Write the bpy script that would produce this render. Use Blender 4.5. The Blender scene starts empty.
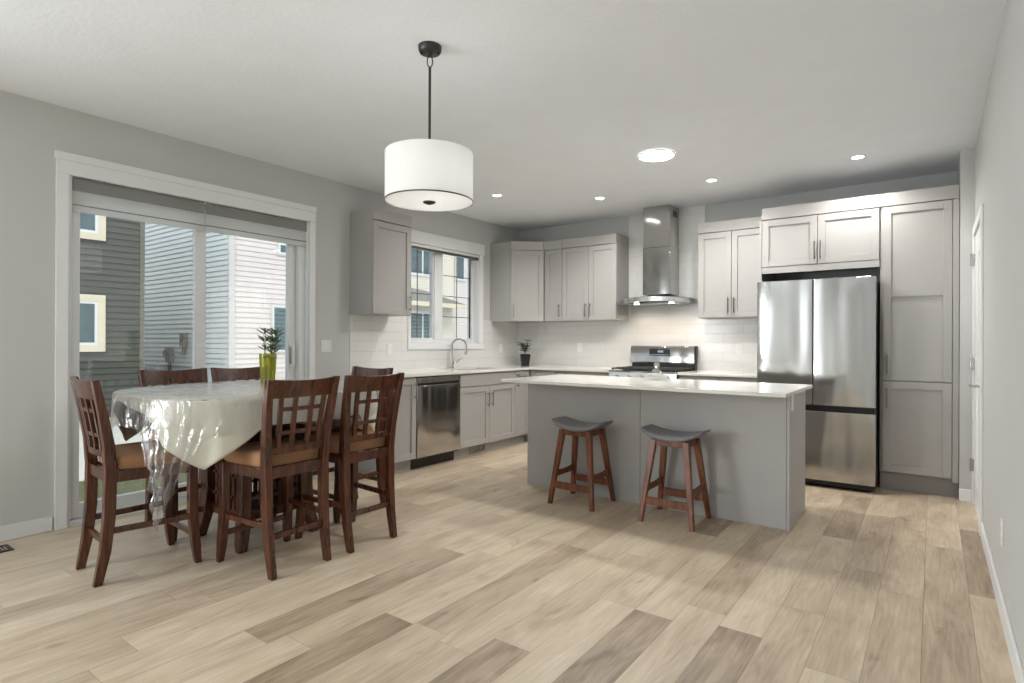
import bpy, bmesh, math, random
from mathutils import Vector, Matrix

SC = bpy.context.scene
COL = SC.collection
PI = math.pi
random.seed(7)

# ------------------------------------------------------------------ camera
F_PX, YAW, ROLL, PITCH = 575.98, 0.6318, 0.0041, 0.0009
CAM = Vector((4.570, 0.0, 1.2242))
_fw = Vector((-math.sin(YAW), math.cos(YAW), 0)); _r = Vector((math.cos(YAW), math.sin(YAW), 0)); _z = Vector((0, 0, 1))
FW = _fw * math.cos(PITCH) + _z * math.sin(PITCH)
U0 = _z * math.cos(PITCH) - _fw * math.sin(PITCH)
RX = _r * math.cos(ROLL) + U0 * math.sin(ROLL)
UP = U0 * math.cos(ROLL) - _r * math.sin(ROLL)
cd = bpy.data.cameras.new('camera'); cam = bpy.data.objects.new('camera', cd); COL.objects.link(cam)
cd.sensor_width = 36.0; cd.lens = 36.0 * F_PX / 1024.0
cd.clip_start = 0.05; cd.clip_end = 200
M = Matrix((RX, UP, -FW)).transposed().to_4x4(); M.translation = CAM
cam.matrix_world = M
SC.camera = cam

# ------------------------------------------------------------------ world, sun, daylight, exposure
SC.view_settings.view_transform = 'Standard'; SC.view_settings.look = 'None'
SC.view_settings.gamma = 1.0; SC.view_settings.use_curve_mapping = False
SC.view_settings.exposure = 0.15
SC.cycles.use_denoising = True
SC.cycles.max_bounces = 10; SC.cycles.diffuse_bounces = 5; SC.cycles.glossy_bounces = 5
SC.cycles.transparent_max_bounces = 16; SC.cycles.transmission_bounces = 8
SC.cycles.sample_clamp_indirect = 6.0
SC.cycles.caustics_reflective = False; SC.cycles.caustics_refractive = False
w = bpy.data.worlds.new('overcast_sky'); SC.world = w; w.use_nodes = True
bg = w.node_tree.nodes['Background']; bg.inputs[0].default_value = (0.86, 0.93, 1.0, 1); bg.inputs[1].default_value = 1.3

def add_light(name, typ, loc, energy, color=(1, 1, 1), direction=None, **kw):
    l = bpy.data.lights.new(name, typ); l.energy = energy; l.color = color
    for k, v in kw.items(): setattr(l, k, v)
    o = bpy.data.objects.new(name, l); COL.objects.link(o); o.location = loc
    if direction is not None: o.rotation_euler = Vector(direction).to_track_quat('-Z', 'Y').to_euler()
    return o
add_light('sun', 'SUN', (0, 0, 10), 2.6, (1, .96, .9), (-.45, .45, -.77), angle=math.radians(25))
# daylight through the big living-room window in the wall behind the camera
add_light('daylight_front_window', 'AREA', (1.3, -3.93, 1.3), 4.5, (.95, .975, 1), (0, 1, 0), shape='RECTANGLE', size=.8, size_y=1.9)
# added fill lamp in a made-up window of the left wall, behind the camera
add_light('side_fill_light', 'AREA', (.02, -2.2, 1.35), 192, (.91, .96, 1), (1, 0, 0), shape='RECTANGLE', size=2.6, size_y=1.7)

# ------------------------------------------------------------------ helpers
def lin(*c):
    r = []
    for v in c:
        v = v / 255.0
        r.append(v / 12.92 if v <= .04045 else ((v + .055) / 1.055) ** 2.4)
    return (*r, 1)

def newmat(name):
    m = bpy.data.materials.new(name); m.use_nodes = True
    nt = m.node_tree; return m, nt, nt.nodes['Principled BSDF']

def noise_node(nt, scale=(1, 1, 1), nscale=5, detail=3, coord='Object'):
    tc = nt.nodes.new('ShaderNodeTexCoord'); mp = nt.nodes.new('ShaderNodeMapping'); n = nt.nodes.new('ShaderNodeTexNoise')
    mp.inputs['Scale'].default_value = scale; n.inputs['Scale'].default_value = nscale; n.inputs['Detail'].default_value = detail
    nt.links.new(tc.outputs[coord], mp.inputs[0]); nt.links.new(mp.outputs[0], n.inputs['Vector'])
    return n

def simple(name, col, rough=.5, metal=0, var=0.04, bump=0, bscale=60, nscale=(1, 1, 1), spec=.5):
    m, nt, b = newmat(name)
    b.inputs['Roughness'].default_value = rough; b.inputs['Metallic'].default_value = metal
    b.inputs['Specular IOR Level'].default_value = spec
    n = noise_node(nt, nscale, 4, 3)
    r = nt.nodes.new('ShaderNodeValToRGB')
    c = col
    r.color_ramp.elements[0].position = .3; r.color_ramp.elements[1].position = .7
    r.color_ramp.elements[0].color = (c[0]*(1-var), c[1]*(1-var), c[2]*(1-var), 1)
    r.color_ramp.elements[1].color = (min(1, c[0]*(1+var)), min(1, c[1]*(1+var)), min(1, c[2]*(1+var)), 1)
    nt.links.new(n.outputs['Fac'], r.inputs[0]); nt.links.new(r.outputs[0], b.inputs['Base Color'])
    if bump:
        n2 = noise_node(nt, nscale, bscale, 4); bp = nt.nodes.new('ShaderNodeBump'); bp.inputs['Strength'].default_value = bump
        bp.inputs['Distance'].default_value = .01
        nt.links.new(n2.outputs['Fac'], bp.inputs['Height']); nt.links.new(bp.outputs[0], b.inputs['Normal'])
    return m

def wood(name, c1, c2, rough=.35, axis=(14, 14, 1.2), coat=.0):
    m, nt, b = newmat(name)
    n = noise_node(nt, axis, 3.2, 6); n.inputs['Distortion'].default_value = .8
    r = nt.nodes.new('ShaderNodeValToRGB'); r.color_ramp.elements[0].position = .32; r.color_ramp.elements[1].position = .68
    r.color_ramp.elements[0].color = c1; r.color_ramp.elements[1].color = c2
    nt.links.new(n.outputs['Fac'], r.inputs[0]); nt.links.new(r.outputs[0], b.inputs['Base Color'])
    b.inputs['Roughness'].default_value = rough; b.inputs['Coat Weight'].default_value = coat; b.inputs['Coat Roughness'].default_value = .15
    return m

def steel(name, col=(.47, .465, .455, 1), rough=.14, aniso=.6, wav=.13):
    m, nt, b = newmat(name)
    b.inputs['Metallic'].default_value = 1; b.inputs['Base Color'].default_value = col
    b.inputs['Anisotropic'].default_value = aniso; b.inputs['Anisotropic Rotation'].default_value = .0
    t = nt.nodes.new('ShaderNodeTangent'); t.direction_type = 'RADIAL'; t.axis = 'Z'; nt.links.new(t.outputs[0], b.inputs['Tangent'])
    b.inputs['Roughness'].default_value = rough
    n2 = noise_node(nt, (1.5, 1.5, .3), 2.4, 1); bp = nt.nodes.new('ShaderNodeBump'); bp.inputs['Strength'].default_value = wav; bp.inputs['Distance'].default_value = .3
    nt.links.new(n2.outputs['Fac'], bp.inputs['Height']); nt.links.new(bp.outputs[0], b.inputs['Normal'])
    return m

def pane_glass(name, tint=(.97, .985, .98, 1), ior=1.5):
    m = bpy.data.materials.new(name); m.use_nodes = True; nt = m.node_tree; nt.nodes.clear()
    out = nt.nodes.new('ShaderNodeOutputMaterial'); mx = nt.nodes.new('ShaderNodeMixShader'); tr = nt.nodes.new('ShaderNodeBsdfTransparent')
    gl = nt.nodes.new('ShaderNodeBsdfGlossy'); fr = nt.nodes.new('ShaderNodeFresnel')
    ge = nt.nodes.new('ShaderNodeNewGeometry'); mr = nt.nodes.new('ShaderNodeMapRange')   # same reflectance on both faces of the sheet
    mr.inputs[3].default_value = ior; mr.inputs[4].default_value = 1/ior
    nt.links.new(ge.outputs['Backfacing'], mr.inputs[0]); nt.links.new(mr.outputs[0], fr.inputs[0])
    tr.inputs[0].default_value = tint; gl.inputs['Roughness'].default_value = .01
    nt.links.new(fr.outputs[0], mx.inputs[0]); nt.links.new(tr.outputs[0], mx.inputs[1]); nt.links.new(gl.outputs[0], mx.inputs[2]); nt.links.new(mx.outputs[0], out.inputs[0])
    return m

def emit(name, col, s):
    m, nt, b = newmat(name)
    b.inputs['Base Color'].default_value = col; b.inputs['Emission Color'].default_value = col; b.inputs['Emission Strength'].default_value = s
    return m

class MB:
    """collects shapes (world coordinates) into one mesh"""
    def __init__(s): s.bm = bmesh.new()
    def vface(s, pts, faces):
        vs = [s.bm.verts.new(p) for p in pts]
        for f in faces:
            try: s.bm.faces.new([vs[i] for i in f])
            except ValueError: pass
        return s
    def box(s, a, b):
        x0, x1 = sorted((a[0], b[0])); y0, y1 = sorted((a[1], b[1])); z0, z1 = sorted((a[2], b[2]))
        p = [(x0,y0,z0),(x1,y0,z0),(x1,y1,z0),(x0,y1,z0),(x0,y0,z1),(x1,y0,z1),(x1,y1,z1),(x0,y1,z1)]
        return s.vface(p, [(3,2,1,0),(4,5,6,7),(0,1,5,4),(1,2,6,5),(2,3,7,6),(3,0,4,7)])
    def hexa(s, p):   # 4 bottom pts, 4 top pts (same winding)
        return s.vface(p, [(3,2,1,0),(4,5,6,7),(0,1,5,4),(1,2,6,5),(2,3,7,6),(3,0,4,7)])
    def fbox(s, fr, u0, u1, z0, z1, d0, d1):
        O, U, N = fr
        P = lambda u, z, d: O + U*u + N*d + Vector((0, 0, z))
        return s.hexa([P(u0,z0,d1),P(u1,z0,d1),P(u1,z0,d0),P(u0,z0,d0),P(u0,z1,d1),P(u1,z1,d1),P(u1,z1,d0),P(u0,z1,d0)])
    def prism(s, poly, z0, z1):   # polygon in xy
        n = len(poly)
        pts = [(x, y, z0) for x, y in poly] + [(x, y, z1) for x, y in poly]
        fs = [tuple(range(n-1, -1, -1)), tuple(range(n, 2*n))] + [(i, (i+1) % n, n+(i+1) % n, n+i) for i in range(n)]
        return s.vface(pts, fs)
    def tube(s, path, r, seg=10, caps=True):
        path = [Vector(p) for p in path]; n = len(path); rr = r if isinstance(r, (list, tuple)) else [r]*n
        rings = []; prev = None
        for i, p in enumerate(path):
            t = (path[min(i+1, n-1)] - path[max(i-1, 0)]).normalized()
            if prev is None:
                a = Vector((0, 0, 1)) if abs(t.z) < .9 else Vector((1, 0, 0)); e = t.cross(a).normalized()
            else:
                e = (prev - t*prev.dot(t)).normalized()
            prev = e; f = t.cross(e)
            rings.append([s.bm.verts.new(p + (e*math.cos(2*PI*k/seg) + f*math.sin(2*PI*k/seg))*rr[i]) for k in range(seg)])
        for i in range(n-1):
            for k in range(seg):
                s.bm.faces.new((rings[i][k], rings[i][(k+1) % seg], rings[i+1][(k+1) % seg], rings[i+1][k]))
        if caps:
            s.bm.faces.new(rings[0][::-1]); s.bm.faces.new(rings[-1])
        return s
    def cyl(s, a, b, r, seg=20): return s.tube([a, b], r, seg)
    def lathe(s, c, prof, seg=32, closed=False):   # prof: (r, z)
        c = Vector(c); rings = []
        for r, z in prof:
            if r < 1e-6: rings.append([s.bm.verts.new(c + Vector((0, 0, z)))])
            else: rings.append([s.bm.verts.new(c + Vector((r*math.cos(2*PI*k/seg), r*math.sin(2*PI*k/seg), z))) for k in range(seg)])
        pr = list(zip(rings, rings[1:])) + ([(rings[-1], rings[0])] if closed else [])
        for A, B in pr:
            for k in range(seg):
                k2 = (k+1) % seg
                if len(A) == 1 and len(B) == 1: continue
                if len(A) == 1: f = (A[0], B[k2], B[k])
                elif len(B) == 1: f = (A[k], A[k2], B[0])
                else: f = (A[k], A[k2], B[k2], B[k])
                try: s.bm.faces.new(f)
                except ValueError: pass
        return s
    def sweep(s, secs):   # list of closed rings (same count)
        rings = [[s.bm.verts.new(p) for p in r] for r in secs]; n = len(rings[0])
        for A, B in zip(rings, rings[1:]):
            for k in range(n): s.bm.faces.new((A[k], A[(k+1) % n], B[(k+1) % n], B[k]))
        s.bm.faces.new(rings[0][::-1]); s.bm.faces.new(rings[-1]); return s
    def bar(s, path, wx, wy):   # rectangular bar following a path; wx, wy number or list (world x / y section)
        n = len(path); wx = wx if isinstance(wx, list) else [wx]*n; wy = wy if isinstance(wy, list) else [wy]*n
        return s.sweep([[(p[0]-a/2, p[1]-b/2, p[2]), (p[0]+a/2, p[1]-b/2, p[2]), (p[0]+a/2, p[1]+b/2, p[2]), (p[0]-a/2, p[1]+b/2, p[2])] for p, a, b in zip(path, wx, wy)])
    def build(s, name, mat, parent=None, bevel=0.0, seg=2, smooth=True, ang=38):
        bmesh.ops.recalc_face_normals(s.bm, faces=s.bm.faces)
        off = Vector((0, 0, 0)); p = parent
        while p is not None: off += p.location; p = p.parent
        if parent is not None: bmesh.ops.translate(s.bm, verts=s.bm.verts, vec=-off)
        if smooth:
            for f in s.bm.faces: f.smooth = True
            for e in s.bm.edges:
                if len(e.link_faces) == 2 and e.calc_face_angle(0) > math.radians(ang): e.smooth = False
        me = bpy.data.meshes.new(name); s.bm.to_mesh(me); s.bm.free()
        o = bpy.data.objects.new(name, me); COL.objects.link(o); o.parent = parent
        me.materials.append(mat)
        if bevel:
            bv = o.modifiers.new('bevel', 'BEVEL'); bv.width = bevel; bv.segments = seg; bv.limit_method = 'ANGLE'; bv.angle_limit = math.radians(40)
        return o

def tag(o, label=None, cat=None, group=None, kind=None):
    if label: o['label'] = label
    if cat: o['category'] = cat
    if group: o['group'] = group
    if kind: o['kind'] = kind
    return o
def thing(name, label, cat, loc, group=None, kind=None):
    o = bpy.data.objects.new(name, None); COL.objects.link(o); o.location = loc; o.empty_display_size = .1
    return tag(o, label, cat, group, kind)
def lbl(o, s): o['label'] = s; return o
def copy_tree(o, parent=None):
    c = o.copy(); COL.objects.link(c); c.parent = parent
    for ch in list(o.children): copy_tree(ch, c)
    return c
def V(*a): return Vector(a)
def rframe(mb, x0, x1, y0, y1, z0, z1, w, wb=None):   # rectangular frame lying in the y-z plane
    wb = w if wb is None else wb
    return mb.box((x0, y0, z0), (x1, y0+w, z1)).box((x0, y1-w, z0), (x1, y1, z1)).box((x0, y0+w, z0), (x1, y1-w, z0+wb)).box((x0, y0+w, z1-wb), (x1, y1-w, z1))

# ------------------------------------------------------------------ materials
m_wall = simple('wall_paint', lin(199, 200, 198), .75, var=.01, bump=.03, bscale=180, spec=.25)
m_ceil = simple('ceiling_texture_paint', lin(238, 242, 247), .9, var=.012, bump=.14, bscale=45, spec=.15)
m_trim = simple('white_trim_paint', lin(232, 233, 233), .4, var=.01)
m_vinyl = simple('white_vinyl', lin(224, 226, 227), .35, var=.01)
m_cab = simple('warm_grey_cabinet_paint', lin(169, 167, 164), .42, var=.015)
m_isl = simple('island_grey_paint', lin(174, 172, 170), .5, var=.02)
m_kick = simple('toe_kick_grey', lin(150, 148, 146), .5, var=.02)
m_quartz = simple('white_quartz', lin(226, 223, 216), .09, var=.02, nscale=(3, 3, 3))
m_steel = steel('brushed_stainless')
m_steel_s = steel('polished_stainless', (.64, .63, .62, 1), .17, .5, .03)
m_chrome = simple('brushed_nickel', lin(190, 190, 188), .22, 1, .02)
m_hand = simple('dark_nickel', lin(146, 143, 140), .28, 1, .03)
m_black = simple('black_plastic', lin(22, 22, 23), .35, var=.1)
m_iron = simple('cast_iron', lin(42, 41, 40), .6, var=.15, bump=.2)
m_casing = simple('dark_grey_metal_case', lin(60, 60, 62), .45, 0, .05)
m_bronze = simple('graphite_metal', lin(72, 70, 70), .38, .8, .05)
m_wood = wood('cherry_brown_wood', lin(46, 22, 12), lin(96, 49, 26), .27, coat=.3)
m_walnut = wood('walnut_wood', lin(80, 41, 22), lin(136, 78, 43), .4, coat=.15)
m_suede = simple('tan_microfibre', lin(158, 120, 90), .9, var=.1, bump=.15, bscale=120, spec=.2)
m_vinylseat = simple('grey_vinyl_seat', lin(128, 128, 130), .5, var=.04, bump=.06, bscale=150)
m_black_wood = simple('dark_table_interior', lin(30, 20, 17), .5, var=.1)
m_cloth = simple('white_tablecloth_fabric', lin(210, 207, 194), .85, var=.03, bump=.2, bscale=200, spec=.2)
m_pane = pane_glass('window_glass', (.95, .97, .965, 1), 1.85)
m_plate = simple('white_plate_plastic', lin(232, 232, 228), .35, var=.01)
m_pot = simple('black_glazed_pot', lin(20, 20, 20), .3, var=.1)
m_leaf_d = simple('dark_green_leaf', lin(48, 62, 42), .45, var=.3, nscale=(8, 8, 8))
m_leaf = simple('green_leaf', lin(70, 92, 48), .45, var=.3, nscale=(8, 8, 8))
m_soil = simple('potting_soil', lin(48, 36, 28), .95, var=.3, bump=.5)
m_stem = simple('plant_stem', lin(86, 92, 58), .6, var=.2)
m_can = emit('recessed_lamp_lens', (1, .97, .92, 1), 14)
m_disc = emit('flush_lamp_diffuser', (1, .98, .95, 1), 190)

def mk_tile():
    m, nt, b = newmat('white_subway_tile')
    tc = nt.nodes.new('ShaderNodeTexCoord'); sp = nt.nodes.new('ShaderNodeSeparateXYZ'); cb = nt.nodes.new('ShaderNodeCombineXYZ'); ad = nt.nodes.new('ShaderNodeMath'); ad.operation = 'ADD'
    nt.links.new(tc.outputs['Object'], sp.inputs[0]); nt.links.new(sp.outputs[0], ad.inputs[0]); nt.links.new(sp.outputs[1], ad.inputs[1])
    nt.links.new(ad.outputs[0], cb.inputs[0]); nt.links.new(sp.outputs[2], cb.inputs[1])
    br = nt.nodes.new('ShaderNodeTexBrick'); br.inputs['Scale'].default_value = 1; br.offset = .5
    br.inputs['Brick Width'].default_value = .405; br.inputs['Row Height'].default_value = .102; br.inputs['Mortar Size'].default_value = .0022; br.inputs['Mortar Smooth'].default_value = .3
    br.inputs['Color1'].default_value = lin(224, 223, 220); br.inputs['Color2'].default_value = lin(220, 219, 217); br.inputs['Mortar'].default_value = lin(208, 206, 203)
    nt.links.new(cb.outputs[0], br.inputs['Vector']); nt.links.new(br.outputs['Color'], b.inputs['Base Color'])
    bp = nt.nodes.new('ShaderNodeBump'); bp.invert = True; bp.inputs['Strength'].default_value = .5; bp.inputs['Distance'].default_value = .003
    nt.links.new(br.outputs['Fac'], bp.inputs['Height']); nt.links.new(bp.outputs[0], b.inputs['Normal'])
    b.inputs['Roughness'].default_value = .16
    return m
m_tile = mk_tile()

def mk_floor():
    m, nt, b = newmat('oak_vinyl_planks')
    at = nt.nodes.new('ShaderNodeAttribute'); at.attribute_name = 'tone'
    sd = nt.nodes.new('ShaderNodeAttribute'); sd.attribute_name = 'seed'
    tc = nt.nodes.new('ShaderNodeTexCoord')
    mul = nt.nodes.new('ShaderNodeVectorMath'); mul.operation = 'MULTIPLY'; mul.inputs[1].default_value = (1, 1, 1)
    cmb = nt.nodes.new('ShaderNodeCombineXYZ'); nt.links.new(sd.outputs['Fac'], cmb.inputs[0]); nt.links.new(sd.outputs['Fac'], cmb.inputs[1])
    add = nt.nodes.new('ShaderNodeVectorMath'); add.operation = 'ADD'
    nt.links.new(tc.outputs['Object'], add.inputs[0]); nt.links.new(cmb.outputs[0], add.inputs[1])
    def nz(sc, s, d, dist=0):
        mp = nt.nodes.new('ShaderNodeMapping'); mp.inputs['Scale'].default_value = sc; nt.links.new(add.outputs[0], mp.inputs[0])
        n = nt.nodes.new('ShaderNodeTexNoise'); n.inputs['Scale'].default_value = s; n.inputs['Detail'].default_value = d; n.inputs['Distortion'].default_value = dist
        nt.links.new(mp.outputs[0], n.inputs[0]); return n
    grain = nz((22, 1.3, 1), 4, 6, .5); broad = nz((3.2, .8, 1), 2.2, 3, .9); fine = nz((90, 4, 1), 4, 3)
    ringn = nz((5.5, .42, 1), 1.6, 2, .3)
    ramp = nt.nodes.new('ShaderNodeValToRGB'); cr = ramp.color_ramp
    cr.elements[0].position = 0; cr.elements[0].color = lin(134, 116, 97)
    cr.elements[1].position = 1; cr.elements[1].color = lin(219, 204, 183)
    e = cr.elements.new(.35); e.color = lin(175, 156, 134); e = cr.elements.new(.65); e.color = lin(199, 182, 158)
    def mth(op, a, bb):
        n = nt.nodes.new('ShaderNodeMath'); n.operation = op
        for i, v in enumerate((a, bb)):
            if isinstance(v, (int, float)): n.inputs[i].default_value = v
            else: nt.links.new(v, n.inputs[i])
        return n.outputs[0]
    g = mth('MULTIPLY', mth('SUBTRACT', grain.outputs['Fac'], .5), .42)
    br_ = mth('MULTIPLY', mth('SUBTRACT', broad.outputs['Fac'], .5), .9)
    f = mth('MULTIPLY', mth('SUBTRACT', fine.outputs['Fac'], .5), .12)
    wvv = mth('MULTIPLY', mth('SINE', mth('MULTIPLY', ringn.outputs['Fac'], 70), 0), .045)
    tot = mth('ADD', mth('ADD', mth('ADD', mth('ADD', at.outputs['Fac'], g), br_), f), wvv)
    knot = nz((5, 2.2, 1), 1.7, 2, .4); km = nt.nodes.new('ShaderNodeMapRange'); km.inputs[1].default_value = .66; km.inputs[2].default_value = .80; km.inputs[3].default_value = 0; km.inputs[4].default_value = .38
    nt.links.new(knot.outputs['Fac'], km.inputs[0]); tot = mth('SUBTRACT', tot, km.outputs[0])
    nt.links.new(tot, ramp.inputs[0]); nt.links.new(ramp.outputs[0], b.inputs['Base Color'])
    b.inputs['Roughness'].default_value = .42; b.inputs['Specular IOR Level'].default_value = .4
    bp = nt.nodes.new('ShaderNodeBump'); bp.inputs['Strength'].default_value = .12; bp.inputs['Distance'].default_value = .002
    nt.links.new(grain.outputs['Fac'], bp.inputs['Height']); nt.links.new(bp.outputs[0], b.inputs['Normal'])
    return m
m_floor = mk_floor()

# ------------------------------------------------------------------ room shell
W, D, H, YB = 4.826, 6.381, 2.74, -4.0
def struct(mb, name, mat, label, parent=None, **k):
    o = mb.build(name, mat, parent, **k)
    if parent is None: tag(o, label, None, None, 'structure')
    return o

def make_floor():
    PW, PL = .178, 1.22
    special = {}   # column -> (plank end y, tone)
    ends = {-1: 4.82, 0: 4.32, 1: 3.40, 3: 5.36, 4: 2.546, 6: 2.47, 7: 4.92, 8: 1.88, 11: 1.765, 13: 2.52}
    dark = {(-1, 4.82): .2, (0, 4.32): .45, (1, 3.40): .47, (3, 5.36): .3, (4, 2.546): .17, (6, 2.47): .18, (7, 4.92): .2, (8, 1.88): .17, (11, 1.765): .2, (13, 2.52): .3}
    bm = bmesh.new(); tones = []; seeds = []
    rnd = random.Random(11)
    def quad(x0, x1, y0, y1, z, t, s):
        vs = [bm.verts.new(p) for p in ((x0, y0, z), (x1, y0, z), (x1, y1, z), (x0, y1, z))]
        bm.faces.new(vs); tones.append(t); seeds.append(s)
    quad(-.0, W, YB, D, -.003, -.3, 0)
    k = -1
    while True:
        x1 = min(W, 4.713 - PW*k); x0 = max(0, 4.713 - PW*(k+1))
        if x1 <= 0: break
        e = ends.get(k, rnd.uniform(0, PL)); y = e
        while y - PL > YB: y -= PL
        y -= PL
        while y < D:
            a, b2 = max(YB, y), min(D, y + PL)
            if b2 > a + .01:
                t = rnd.choice([.5, .55, .6, .62, .66, .7, .58, .48, .72, .42, .64])
                for (kk, ee), tt in dark.items():
                    if kk == k and abs(y + PL - ee) < .02: t = tt
                g = .0007
                quad(x0 + g, x1 - g, a + g, b2 - g, 0, t, rnd.uniform(0, 60))
            y += PL
        k += 1
    # slab underneath
    me = bpy.data.meshes.new('floor'); bm.to_mesh(me); bm.free()
    for nm, vals in (('tone', tones), ('seed', seeds)):
        at = me.attributes.new(nm, 'FLOAT', 'FACE')
        for i, v in enumerate(vals): at.data[i].value = v
    o = bpy.data.objects.new('floor', me); COL.objects.link(o); me.materials.append(m_floor)
    tag(o, 'light oak vinyl plank floor', None, None, 'structure')
make_floor()
struct(MB().box((-.2, YB-.2, H), (W+.2, D+.2, H+.3)), 'ceiling', m_ceil, 'white textured ceiling')
PD0, PD1, PDH = 1.323, 3.124, 2.32        # patio door opening
KW0, KW1, KWB, KWT = 4.372, 5.53, 1.205, 2.36  # kitchen window opening
mb = MB()
mb.box((-.16, YB-.2, -.05), (0, -3.55, H)).box((-.16, -3.55, -.05), (0, -.85, .45)).box((-.16, -3.55, 2.25), (0, -.85, H)).box((-.16, -.85, -.05), (0, PD0, H)).box((-.16, PD0, PDH), (0, PD1, H)).box((-.16, PD1, -.05), (0, KW0, H))
mb.box((-.16, KW0, -.05), (0, KW1, KWB)).box((-.16, KW0, KWT), (0, KW1, H)).box((-.16, KW1, -.05), (0, D+.16, H))
struct(mb, 'wall_left', m_wall, 'light grey painted wall with patio door and kitchen window', smooth=False)
struct(MB().box((0, D, -.05), (W+.16, D+.16, H)), 'wall_back', m_wall, 'grey wall behind the range and upper cabinets', smooth=False)
struct(MB().box((W, YB-.2, -.05), (W+.16, 4.80, H)).box((W, 5.63, -.05), (W+.16, D, H)).box((W, 4.80, 2.05), (W+.16, 5.63, H)), 'wall_right', m_wall, 'light grey wall along the right edge', smooth=False)
struct(MB().box((4.735, 5.70, -.05), (W, D, H)), 'wall_pantry', m_wall, 'narrow grey wall return right of the pantry', smooth=False)
mb = MB()
mb.box((0, YB-.16, -.05), (.85, YB, H)).box((1.75, YB-.16, -.05), (W, YB, H)).box((.85, YB-.16, -.05), (1.75, YB, .3)).box((.85, YB-.16, 2.3), (1.75, YB, H))
struct(mb, 'wall_front', m_wall, 'wall with the living room window behind the camera', smooth=False)
t = thing('window_2', 'narrow living room window behind the camera', None, (1.3, YB, .3), kind='structure')
mb = MB(); mb.box((.85, YB-.1, .3), (.91, YB-.04, 2.3)).box((1.69, YB-.1, .3), (1.75, YB-.04, 2.3)).box((.91, YB-.1, .3), (1.69, YB-.04, .36)).box((.91, YB-.1, 2.24), (1.69, YB-.04, 2.3))
mb.build('window_frame', m_vinyl, t, bevel=.004)
t = thing('fill_light_window', 'added wide window in the left wall behind the camera, for fill light', None, (0, -2.2, .45), kind='structure')  # window invented as a place for the side fill lamp
rframe(MB(), -.13, -.06, -3.55, -.85, .45, 2.25, .06).box((-.13, -2.23, .51), (-.06, -2.17, 2.19)).build('window_frame', m_vinyl, t, bevel=.004)

BBH = .095
struct(MB().box((0, YB, 0), (.013, 1.245, BBH)), 'baseboard_left', m_trim, 'white baseboard left of the patio door', bevel=.004)
struct(MB().box((0, 3.18, 0), (.013, 3.565, BBH)), 'baseboard_middle', m_trim, 'white baseboard between patio door and cabinets', bevel=.004)
struct(MB().box((W-.013, YB, 0), (W, 4.715, BBH)), 'baseboard_right', m_trim, 'white baseboard along the right wall', bevel=.004)
struct(MB().box((4.732, 5.687, 0), (W, 5.70, BBH)), 'baseboard_pantry', m_trim, 'short white baseboard right of the pantry', bevel=.004)

# tile backsplash
mb = MB(); T = .010; CT = .922
mb.box((0, 3.575, CT), (T, 4.329, 1.5)).box((0, 4.329, CT), (T, 5.61, 1.136)).box((0, 5.61, CT), (T, D, 1.5))
struct(mb, 'backsplash_left', m_tile, 'white subway tile backsplash under the kitchen window', smooth=False)
mb = MB(); mb.box((T, D-T, CT), (1.632, D, 1.5)).box((1.632, D-T, CT), (2.536, D, H)).box((2.536, D-T, CT), (3.245, D, 1.5))
struct(mb, 'backsplash_back', m_tile, 'white subway tile backsplash rising behind the hood', smooth=False)

# ------------------------------------------------------------------ patio door (door_1)
t = thing('door_1', 'white sliding glass patio door with two panels', None, (0, 2.22, 0), kind='structure')
mb = MB()
mb.box((0, 1.255, 0), (.02, PD0, 2.304)).box((0, PD1, 0), (.02, 3.18, 2.304)).box((0, 1.255, 2.305), (.021, 3.18, 2.395)).box((0, 1.247, 2.3955), (.024, 3.186, 2.446))
mb.build('door_casing', m_trim, t, bevel=.002)
mb = MB(); X0, X1 = -.15, -.001
rframe(mb, X0, X1, PD0, PD1, 0, PDH, .022, .035)
mb.box((-.1, 3.046, .036), (-.03, PD1-.0225, PDH-.036))
mb.build('door_frame', m_vinyl, t, bevel=.003)
def sash(y0, y1, x, nm, sw0, sw1):
    f = MB().box((x-.022, y0, .04), (x+.022, y0+sw0, 2.27)).box((x-.022, y1-sw1, .04), (x+.022, y1, 2.27)).box((x-.022, y0+sw0, .04), (x+.022, y1-sw1, .135)).box((x-.022, y0+sw0, 2.19), (x+.022, y1-sw1, 2.27)).build(nm, m_vinyl, t, bevel=.004)
    MB().box((x-.006, y0+sw0-.005, .13), (x+.006, y1-sw1+.005, 2.2)).build('glass_pane', m_pane, f)
    return f
sash(1.345, 2.225, -.055, 'fixed_panel', .055, .085)
s2 = sash(2.165, 3.045, -.105, 'sliding_panel', .06, .075)
mb = MB(); mb.tube([(-.083, 3.0, .99), (-.045, 3.0, 1.0), (-.035, 3.0, 1.03), (-.035, 3.0, 1.15), (-.045, 3.0, 1.18), (-.083, 3.0, 1.19)], .009, 8)
mb.build('pull_handle', m_trim, s2)
lbl(MB().box((-.082, 2.985, 1.02), (-.07, 2.998, 1.17)).build('latch', m_hand, s2, bevel=.003), 'dark latch plate')

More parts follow.
